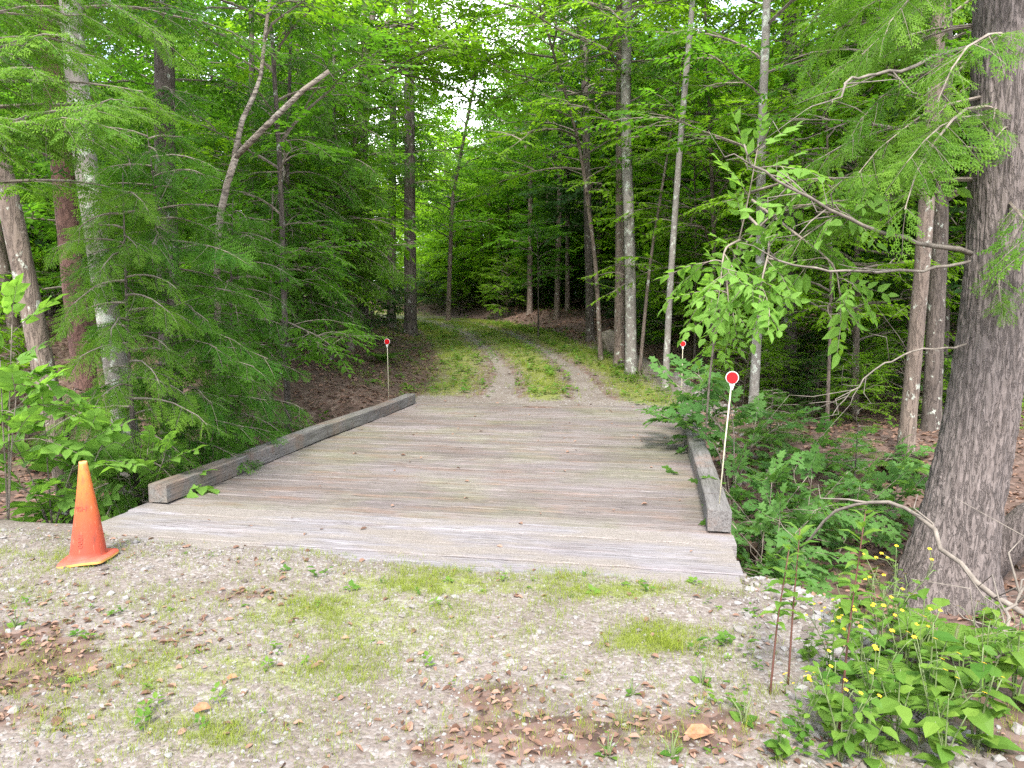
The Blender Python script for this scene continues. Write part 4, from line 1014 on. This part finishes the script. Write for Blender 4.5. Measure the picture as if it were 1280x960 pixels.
def gp(px, d): p = P(px, 400, d); return np.array([p[0], p[1], H(p[0], p[1])])
# beech sapling with bright hanging leaves on the right
b = gp(882, 8.2)
leafy_plant('beech_sapling', 'leaning beech sapling with bright pale green leaves hanging in tiers', 'sapling', b,
            [[b, P(888, 430, 7.6), P(905, 370, 7.3), P(930, 280, 7.0), P(948, 180, 6.8)], [P(905, 370, 7.3), P(908, 345, 7.1), P(912, 395, 6.9)],
             [P(925, 300, 7.0), P(905, 310, 6.6), P(900, 360, 6.4)], [P(920, 320, 7.0), P(960, 270, 6.7), P(1010, 255, 6.4), P(1060, 250, 6.2)],
             [P(935, 270, 7.0), P(965, 300, 6.6), P(952, 350, 6.3), P(948, 385, 6.2)], [P(940, 240, 7.0), P(990, 225, 6.5), P(1070, 222, 6.2), P(1120, 215, 6.1)],
             [P(940, 250, 7.0), P(985, 285, 6.6), P(1045, 330, 6.3), P(1050, 370, 6.3)]], 'beech', 'beech', .38, .20, .014, nsub=3, subL=.28, seed=4, t0=.3, e=(0, -35), lay=.45)
# seedling leaning over the right kerb
b = gp(925, 8.0)
leafy_plant('maple_sapling', 'leafy maple sapling leaning across the middle of the right kerb', 'sapling', b,
            [[b, P(905, 540, 8.3), P(890, 510, 8.6), P(880, 475, 8.8), P(868, 465, 8.9)], [b, P(900, 560, 8.0), P(868, 535, 8.0), P(828, 520, 8.0)], [b, P(918, 530, 8.4), P(905, 490, 8.6)], [P(905, 540, 8.3), P(880, 510, 8.3), P(845, 480, 8.4)]],
            'maple', 'maple', .30, .17, .010, nsub=4, subL=.34, seed=5, e=(15, -5))
for i, (px, py, d, lab, sd) in enumerate(((950, 595, 6.5, 'maple seedling with flat leaf tiers right behind the near reflector rod', 6), (1000, 590, 6.9, 'spreading maple seedling in the hollow between kerb and giant trunk', 7),
        (940, 660, 5.7, 'dark leafed seedling low against the end of the right kerb', 8), (1060, 600, 7.2, 'wide low maple seedling left of the giant trunk foot', 9), (1110, 585, 7.6, 'maple seedling touching the left side of the giant trunk', 10), (905, 590, 7.3, 'maple seedling pressed beside the outer face of the right kerb', 16), (1010, 545, 9.0, 'maple seedling on the litter beyond the small spruces', 17), (930, 520, 9.6, 'maple seedling behind the near reflector rod farther off', 18), (1100, 560, 9.2, 'maple seedling among leaf litter before the grey brown trunk', 19), (960, 640, 5.9, 'maple seedling in front of the dark hollow by the deck corner', 20))):
    b = gp(px, d); top = P(px + 15, py + 5, d)
    leafy_plant('maple_seedling', lab, 'seedling', b, [[b, (b + top) / 2 + np.array([.05, 0, 0]), top], [b, (b + top) / 2, P(px + 60, py, d - .3)], [b, (b * .5 + top * .5), P(px - 45, py + 15, d - .2)]], 'maple', 'maple', .24, .15, .007, nsub=4, subL=.38, seed=sd, e=(12, -5), group='maple seedlings beside the right kerb')
# small spruce saplings in the hollow
def small_conifer(label, px, d, h, w, sd, leaf='hem', n=26):
    b = gp(px, d); t = thing('conifer_sapling', label, 'sapling', b); r = np.random.default_rng(sd)
    g = Geo(); tube(g, [(0, 0, -.05), (0, 0, h * .5), (.01, 0, h)], [.014, .009, .003], 6); g.obj('stem', [M['bark_dark']], t)
    g = Geo(); crown_hemlock(g, [(0, 0, 0), (0, 0, h * .5), (.01, 0, h)], .08, h * .97, n, w, 'near', .09, .24, r=r, droop=.05, bald=.05); g.obj('foliage', [M[leaf], M['twig']], t)
small_conifer('small pointed spruce in the middle of the hollow', 1078, 8.0, 1.15, .6, 1, 'hem_light')
small_conifer('dark round spruce at the foot of the grey green trunk', 968, 10.2, .85, .75, 2, 'hem', 34)
small_conifer('tiny spruce between the kerb seedlings and the hollow', 1035, 7.6, .55, .45, 3, 'hem_light')
# hobblebush around the cone
for px, d, tips, lab, sd in ((48, 6.0, [(10, 540), (55, 520), (110, 545), (30, 610)], 'broad leafed bush left of the cone', 31), (160, 6.5, [(130, 550), (185, 560), (205, 572), (160, 590)], 'broad leafed bush behind the cone on its right', 32), (95, 6.3, [(80, 590), (100, 625), (70, 640)], 'low leafy shoots behind the cone', 33), (-8, 5.6, [(15, 405), (0, 450), (20, 500)], 'leafy shoots poking in at the left edge', 34)):
    b = gp(px, d)
    leafy_plant('hobblebush', lab, 'bush', b, [[b, (b + P(a, c, d - .3)) / 2 + np.array([0, 0, .1]), P(a, c, d - .3)] for a, c in tips], 'beech', 'viburnum', .3, .15, .008, nsub=2, subL=.25, seed=sd, t0=.5)
# weeds in the right foreground
def T_forb(seed, n, leafn, h, lean=.25):
    return None
def forb(name, label, px, py, h, kind, sd, z=None, group=None, tall=False):
    """upright herb: stem, paired leaves, maybe yellow flowers"""
    r = np.random.default_rng(sd)
    b = gp_at(px, py); t = thing(name, label, 'plant', b, 0, group); gs = Geo(); gl = Geo(); gfs = []
    ns = {'flower': 5, 'stalk': 1, 'leafy': 4, 'fern': 0}[kind]
    for k in range(ns):
        a = k * 2.4 + r.random(); ln = (.10 if kind == 'stalk' else .45) * h * (.4 + .8 * r.random()) * (k > 0 or kind == 'stalk')
        hh = h * (.65 + .45 * r.random()) if k else h
        pp = np.array([(0, 0, -.03), (math.cos(a) * ln * .35, math.sin(a) * ln * .35, hh * .5), (math.cos(a) * ln, math.sin(a) * ln, hh)])
        s = np.linspace(0, 1, 8); q = np.stack([np.interp(s, [0, .5, 1], pp[:, i]) for i in range(3)], -1)
        tube(gs, q, np.linspace(.0045, .0018, 8) * (1.2 if kind == 'stalk' else 1), 5)
        m = int(hh / (.028 if kind == 'stalk' else .042)); tt = np.linspace(.42 if kind == 'stalk' else .2, .98, m); o, d = sample(q, np.minimum(tt, .999))
        az = np.arange(m) * 2.4 + r.random() * 6; up = np.where(tt > .85, .8, .15) if kind == 'stalk' else .1 + .3 * r.normal(size=m)
        A = np.stack([np.cos(az), np.sin(az), np.broadcast_to(up, (m,))], -1); N = UP + r.normal(size=(m, 3)) * .2
        sz = (.085 if kind == 'stalk' else (.115 if kind == 'leafy' else .085)) * min(1, (h / .3) ** .8) * (.6 + .6 * r.random(m)) * np.where(kind == 'stalk', 1.0, 1.2 - .6 * tt)
        gl.inst(LEAF['willow' if kind == 'stalk' else ('broad' if kind == 'leafy' else 'ovate')], o, A, N, sz, np.clip(.5 + .25 * r.normal(size=m), 0, 1))
        if kind == 'flower':
            for f in range(2):
                tip = q[-1] + r.normal(size=3) * np.array([.05, .05, .03]) + UP * .05; tube(gs, [q[-2], (q[-1] + tip) / 2, tip], .0014, 4)
                gf = Geo(); gfs.append(gf)
                for pz in range(6):
                    aa = pz * 1.047; gf.inst(LEAF['broad'], [tip], [(math.cos(aa), math.sin(aa) * .8 + .1, .3 + .35 * math.sin(aa))], [(0, -.4, 1)], .011)
    if kind == 'fern':
        for k in range(7):
            a = k * .9 + r.random() * .4; L = h * (.8 + .4 * r.random())
            q = limb_pts((0, 0, 0), a, L, R(65), R(-25), 9, .03, r); tube(gs, q, np.linspace(.003, .001, 9), 4)
            m = 22; tt = np.linspace(.15, .99, m); 
            for sd_ in (-1, 1):
                o, d = sample(q, np.minimum(tt, .998)); d /= np.linalg.norm(d, axis=1, keepdims=True); pr = np.cross(d, UP); pr /= np.linalg.norm(pr, axis=1, keepdims=True)
                gl.inst(LEAF['lance'], o, d * .35 + pr * sd_, np.cross(pr, d), .30 * L * np.sin(np.pi * (.12 + .85 * tt)) , np.clip(.5 + .15 * r.normal(size=m), 0, 1))
    gs.obj('stem', [M['stem' if kind == 'stalk' else 'gstem']], t, True); gl.obj('leaves', [M['weed']], t)
    for gf in gfs: gf.obj('flower', [M['yellow']], t)
    return t
def gp_at(px, py):
    # march the view ray down to the terrain
    d = 1.5
    while d < 60:
        p = P(px, py, d)
        if p[2] <= H(p[0], p[1]): return np.array([p[0], p[1], H(p[0], p[1])])
        d += .03
    return p
fl = [forb('hawkweed', 'bushy yellow flowered weed in the densest patch at lower right', 1090, 905, .34, 'flower', 41, group='yellow flowered weeds'),
      forb('hawkweed', 'yellow flowered weed at the foot of the giant trunk', 1115, 790, .36, 'flower', 42, group='yellow flowered weeds')]
for (px, py, rz, sc_, lab) in ((1100, 830, 2.9, 1.0, 'yellow flowered weed amid the big leaves'), (1050, 955, 1, .85, 'short yellow flowered weed cut by the bottom edge'), (1165, 930, 2.2, .95, 'yellow flowered weed right of the densest patch'), (1000, 930, 4, .6, 'small yellow flowered weed beside the red stalk'),
                          (1040, 850, 5, .75, 'yellow flowered weed left of the large heart leaves'), (1230, 870, 3, .9, 'yellow flowered weed near the twig tangle'), (1130, 860, .5, .9, 'yellow flowered weed behind the densest patch'), (1085, 740, 2, .5, 'low yellow blooms on the litter left of the giant trunk'), (1050, 735, 3.2, .45, 'sparse yellow blooms at the near rim of the hollow')):
    dup(fl[px % 2], gp_at(px, py), rz, sc_, lab, 'yellow flowered weeds')
lf = forb('leafy_weed', 'large leafed weed under the yellow flowers', 1075, 860, .30, 'leafy', 51, group='broad leafed weeds at lower right')
for (px, py, rz, sc_, lab) in ((1268, 880, 2.2, 1.2, 'broad leafed weed at the right edge below the twigs'), (1240, 790, 1.1, 1.0, 'broad leafed weed at the right foot of the giant trunk'), (1150, 840, .9, 1.3, 'largest broad leafed weed before the giant trunk'), (1220, 940, 3.3, 1.3, 'dense broad leafed weed in the lower right corner'), (1060, 800, 1.9, 1.1, 'broad leafed weed at the rim of the hollow'), (1160, 890, 5.2, 1.2, 'broad leafed weed in the centre of the lower right patch'), (1040, 925, 2.7, 1.0, 'broad leafed weed right of the stony shoulder'), (1120, 935, 1.2, 1.0, 'broad leafed weed at the bottom edge below the flowers'), (1200, 890, 2.6, 1.05, 'broad leafed weed between fern and twig tangle'), (1030, 900, 3.5, .7, 'broad leafed weed next to the stony shoulder'), (1250, 830, 4.4, .9, 'broad leafed weed under the giant trunk'), (975, 955, 5, .6, 'small broad leafed weed by the large tan leaf'),
                          (1180, 960, .4, .9, 'broad leafed weed cropped at the bottom right'), (1010, 830, 5.6, .5, 'small broad leafed weed at the stone edge'), (1085, 955, 2.0, .8, 'broad leafed weed below the red stalk')):
    dup(lf, gp_at(px, py), rz, sc_, lab, 'broad leafed weeds at lower right')
forb('goldenrod_stalk', 'tall reddish weed stalk with a leafy tip beside the right deck corner', 962, 870, .62, 'stalk', 61)
forb('goldenrod_stalk', 'taller red weed stalk leaning left with whorled tip', 1048, 920, .86, 'stalk', 62)
forb('goldenrod_stalk', 'thin reddish weed stalk behind the leaning one', 985, 855, .66, 'stalk', 64)
fe = forb('fern', 'bright fern behind the yellow flowers near the giant trunk', 1190, 830, .36, 'fern', 71, group='ferns')
dup(fe, gp_at(1120, 885), 2, .8, 'fern frond tuft among the yellow flowers', 'ferns')
for px, py, sc_, lab in ((480, 455, 1.6, 'fern clump on the litter bank near the left reflector'), (1130, 600, 1.3, 'dark fern left of the giant trunk in the hollow'), (60, 590, 1.4, 'fern in the shade far left behind the bush')):
    dup(fe, gp_at(px, py), px * .01, sc_, lab, 'ferns')
small = forb('seedling', 'small green seedling on the gravel right of the moss', 878, 858, .10, 'leafy', 81, group='seedlings on the gravel')
for px, py, sc_, lab in ((790, 873, .7, 'tiny green seedling among dead leaves in the foreground'), (760, 945, .9, 'green seedling at the bottom edge by the litter'), (840, 945, .9, 'green seedling left of the large tan leaf'), (930, 905, 1.1, 'green seedling beside the stony shoulder'), (20, 785, .9, 'green seedling at the far left of the gravel')):
    dup(small, gp_at(px, py), px * .02, sc_, lab, 'seedlings on the gravel')

# ------------------------------------------------------------------ woods
def proto(name, cat, path, r0, r1, bark, crown, leaf):
    return tree(name, 'x', cat, np.array(path, float), r0, r1, bark, crown, leaf, sides=9)
def straight(h, lean=.0): return [(0, 500, 0), (lean * .3, 500, h * .3), (lean, 500, h)]
rr = np.random.default_rng(99)
protos = {}
def mk(key, name, h, r0, bark, crown, leaf, lean=.3):
    b = np.array([0., 0., H(0, 500)]); path = [(0, 500, H(0, 500)), (lean * .3, 500, H(0, 500) + h * .35), (lean, 500.1, H(0, 500) + h)]
    protos[key] = tree(name, 'x', 'tree', path, r0, r0 * .4, bark, crown, leaf, sides=9)
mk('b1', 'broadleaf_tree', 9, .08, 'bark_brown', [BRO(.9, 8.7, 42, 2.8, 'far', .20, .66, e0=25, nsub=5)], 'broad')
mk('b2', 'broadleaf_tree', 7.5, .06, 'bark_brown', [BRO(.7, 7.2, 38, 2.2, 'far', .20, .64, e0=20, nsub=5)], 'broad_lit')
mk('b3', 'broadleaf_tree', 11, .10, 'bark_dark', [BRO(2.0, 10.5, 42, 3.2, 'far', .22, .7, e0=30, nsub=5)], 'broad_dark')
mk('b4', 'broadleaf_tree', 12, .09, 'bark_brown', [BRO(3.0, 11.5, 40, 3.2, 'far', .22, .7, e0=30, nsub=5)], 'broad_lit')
mk('h1', 'hemlock_tree', 11, .12, 'bark_dark', [HEM(1.0, 10.6, 60, 2.6, 'far', .2, .65)], 'hem')
mk('h2', 'hemlock_tree', 9, .09, 'bark_dark', [HEM(.5, 8.7, 56, 2.2, 'far', .19, .6)], 'hem')
mk('p1', 'slender_tree', 12, .11, 'bark_brown', [BRO(4.5, 11.5, 24, 2.2, 'far', .26, .55)], 'broad')
mk('s1', 'understory_shrub', 2.6, .02, 'bark_brown', [BRO(.25, 2.5, 22, 1.2, 'mid', .16, .42, e0=40, nsub=4)], 'broad_lit')
mk('s2', 'understory_shrub', 1.8, .02, 'bark_dark', [BRO(.2, 1.7, 18, 1.1, 'mid', .16, .4, e0=30, nsub=4)], 'broad_dark')
mk('s3', 'hemlock_sapling', 3.2, .03, 'bark_dark', [HEM(.1, 3.1, 40, 1.2, 'mid', .14, .42)], 'hem')
INFO = {'b1': ('tree', 'mid green leafy tree in the woods'), 'b2': ('tree', 'bright green low branched tree in the woods'), 'b3': ('tree', 'dark leafed tree in the woods'), 'b4': ('tree', 'tall bright crowned tree in the woods'),
        'h1': ('tree', 'tall dark hemlock in the woods'), 'h2': ('tree', 'smaller dark hemlock in the woods'), 'p1': ('tree', 'slim dark pole trunk in the woods'),
        's1': ('shrub', 'leafy understory shrub'), 's2': ('shrub', 'low dark understory shrub'), 's3': ('sapling', 'hemlock sapling')}
pr = np.random.default_rng(5)
used_proto = set(); placed = [(np.array(o.location)[:2], .8) for o in bpy.data.objects if o.type == 'EMPTY' and o.get('category') == 'tree' and o.location.y < 200]
def put(key, px, d, sc_=1.0, minsp=1.0):
    p = P(px, 400, d)[:2]; u = p[0] - float(cx(p[1]))
    if any(np.hypot(*(p - q)) < max(minsp, s) for q, s in placed): return False
    placed.append((p, minsp * .8))
    side = 'left' if u < 0 else 'right'; depth = 'near' if d < 17 else ('beyond the bend' if d < 34 else 'far back')
    cat, lab = INFO[key]
    where = {'near': f'close on the {side} of the bridge', 'beyond the bend': f'{side} of the track beyond the bridge', 'far back': f'far back {side} of the track'}[depth]
    label = f'{lab} {where}'; grp = label
    loc = (p[0], p[1], H(*p) - .05); rz = pr.random() * 6.28
    if key not in used_proto:
        used_proto.add(key); o = protos[key]; o.location = [float(a) for a in loc]; o.rotation_euler = (0, 0, rz); o.scale = (sc_,) * 3; o['label'] = label; o['group'] = grp; o['category'] = cat
    else:
        o = dup(protos[key], loc, rz, sc_, label, grp, (pr.normal() * .03, pr.normal() * .03)); o['category'] = cat
    return True
def zone(keys, probs, n, pxr, dr, umin, sc_=(.8, 1.2), minsp=1.4):
    got = 0; tries = 0
    while got < n and tries < n * 60:
        tries += 1
        d = math.sqrt(pr.uniform(dr[0] ** 2, dr[1] ** 2)); px = pr.uniform(*pxr); p = P(px, 400, d)
        u = p[0] - float(cx(p[1])); key = pr.choice(keys, p=probs)
        if key in ('h1', 'b3', 'h2') and 470 < px < 770 and 26 < d < 52: continue
        if p[1] < 12.5 and -7.5 < p[0] < 6.0: continue
        if abs(u) < umin + (1.0 if key in ('b1', 'b2', 'b3', 'h1') else 0): continue
        if put(key, px, d, pr.uniform(*sc_), minsp): got += 1
zone(['b1', 'b2', 'b3', 'h1', 'h2', 'p1'], [.2, .24, .14, .16, .18, .08], 40, (-250, 490), (11, 34), 4.3)
zone(['b1', 'b2', 'b3', 'b4', 'h1', 'h2', 'p1'], [.24, .26, .12, .16, .06, .06, .10], 56, (690, 1530), (13, 36), 4.3, (.8, 1.2), 1.2)
zone(['b1', 'b2', 'b3', 'b4', 'h1', 'p1'], [.28, .26, .12, .22, .06, .06], 78, (-150, 1450), (33, 62), 3.8, (.9, 1.35), 1.9)
zone(['s1', 's2', 's3'], [.4, .35, .25], 40, (-200, 470), (9, 30), 4.2, (.6, 1.2), .8)
zone(['s1', 's2', 's3'], [.6, .2, .2], 14, (930, 1250), (10, 15), 2.5, (.4, .7), .7)
zone(['s1', 's2', 's3'], [.45, .35, .2], 50, (700, 1500), (10, 32), 4.0, (.5, 1.1), .8)
zone(['s1', 's2', 'b2', 'h2'], [.4, .3, .2, .1], 84, (430, 820), (33, 60), 2.9, (.8, 1.5), .9)
zone(['p1'], [1.0], 18, (500, 800), (27, 46), 2.7, (.8, 1.2), .8)
zone(['b2'], [1.0], 8, (560, 780), (34, 46), 3.0, (.85, 1.1), 1.2)
# far woods as one mass
g = Geo(); fr = np.random.default_rng(8)
for i in range(150):
    d = fr.uniform(62, 105); p = P(fr.uniform(-350, 1650), 400, d); u = p[0] - float(cx(p[1]))
    if abs(u) < 5: continue
    z = H(p[0], p[1]); h = fr.uniform(11, 17)
    tube(g, [(p[0], p[1], z - .3), (p[0], p[1], z + h * .5), (p[0], p[1], z + h)], [.2, .14, .05], 5, 1)
    n = 420; t = fr.random(n); a = fr.random(n) * 6.28; rad = 3.6 * np.sin(np.pi * (.08 + .88 * t)) * np.sqrt(fr.random(n)) 
    O = np.stack([p[0] + rad * np.cos(a), p[1] + rad * np.sin(a), z + .2 + (h - .2) * t ** 1.3], -1)
    g.inst(TWIG['far'][i % 3], O, np.stack([np.cos(a), np.sin(a), .2 * fr.normal(size=n)], -1), UP + .4 * fr.normal(size=(n, 3)), 1.2 * (.7 + .6 * fr.random(n)), np.clip(.5 + .25 * fr.normal(size=n), 0, 1))
tag(g.obj('distant_forest', [M['broad'], M['bark_dark']]), 'far leafy woods closing the view behind the track', 'forest', kind='stuff')
for k_, o in protos.items():
    if k_ not in used_proto:
        for c in list(o.children): bpy.data.objects.remove(c)
        bpy.data.objects.remove(o)

# ------------------------------------------------------------------ light
SUN_EL, SUN_AZ = R(50), R(176)       # azimuth clockwise from +Y
w = bpy.data.worlds.new('World'); SC.world = w; w.use_nodes = True; nt = w.node_tree
bg = nt.nodes['Background']; sky = nt.nodes.new('ShaderNodeTexSky'); sky.sky_type = 'NISHITA'; sky.sun_disc = False
sky.sun_elevation = SUN_EL; sky.sun_rotation = SUN_AZ; sky.altitude = 200
tc = nt.nodes.new('ShaderNodeTexCoord'); no = nt.nodes.new('ShaderNodeTexNoise'); no.inputs['Scale'].default_value = 2.6; no.inputs['Detail'].default_value = 6
rp = nt.nodes.new('ShaderNodeValToRGB'); rp.color_ramp.elements[0].position = .40; rp.color_ramp.elements[1].position = .55
mx = nt.nodes.new('ShaderNodeMix'); mx.data_type = 'RGBA'
nt.links.new(tc.outputs['Generated'], no.inputs['Vector']); nt.links.new(no.outputs[0], rp.inputs[0]); nt.links.new(rp.outputs[0], mx.inputs[0])
nt.links.new(sky.outputs[0], mx.inputs[6]); mx.inputs[7].default_value = (9.0, 9.2, 9.6, 1); nt.links.new(mx.outputs[2], bg.inputs['Color'])
bg.inputs['Strength'].default_value = .085
sl = bpy.data.lights.new('sun', 'SUN'); sl.energy = 1.5; sl.angle = R(11); sl.color = (1, .95, .88)
so = bpy.data.objects.new('sun', sl); COL.objects.link(so)
dirv = Vector((math.sin(SUN_AZ) * math.cos(SUN_EL), math.cos(SUN_AZ) * math.cos(SUN_EL), math.sin(SUN_EL)))
so.rotation_euler = dirv.to_track_quat('Z', 'Y').to_euler(); so.location = (0, 0, 30)
SC.view_settings.view_transform = 'Standard'; SC.view_settings.look = 'None'; SC.view_settings.gamma = 1; SC.view_settings.exposure = 2.85
SC.cycles.max_bounces = 6; SC.cycles.diffuse_bounces = 4; SC.cycles.transmission_bounces = 6; SC.cycles.glossy_bounces = 2
SC.cycles.use_denoising = False; SC.cycles.sample_clamp_indirect = 4
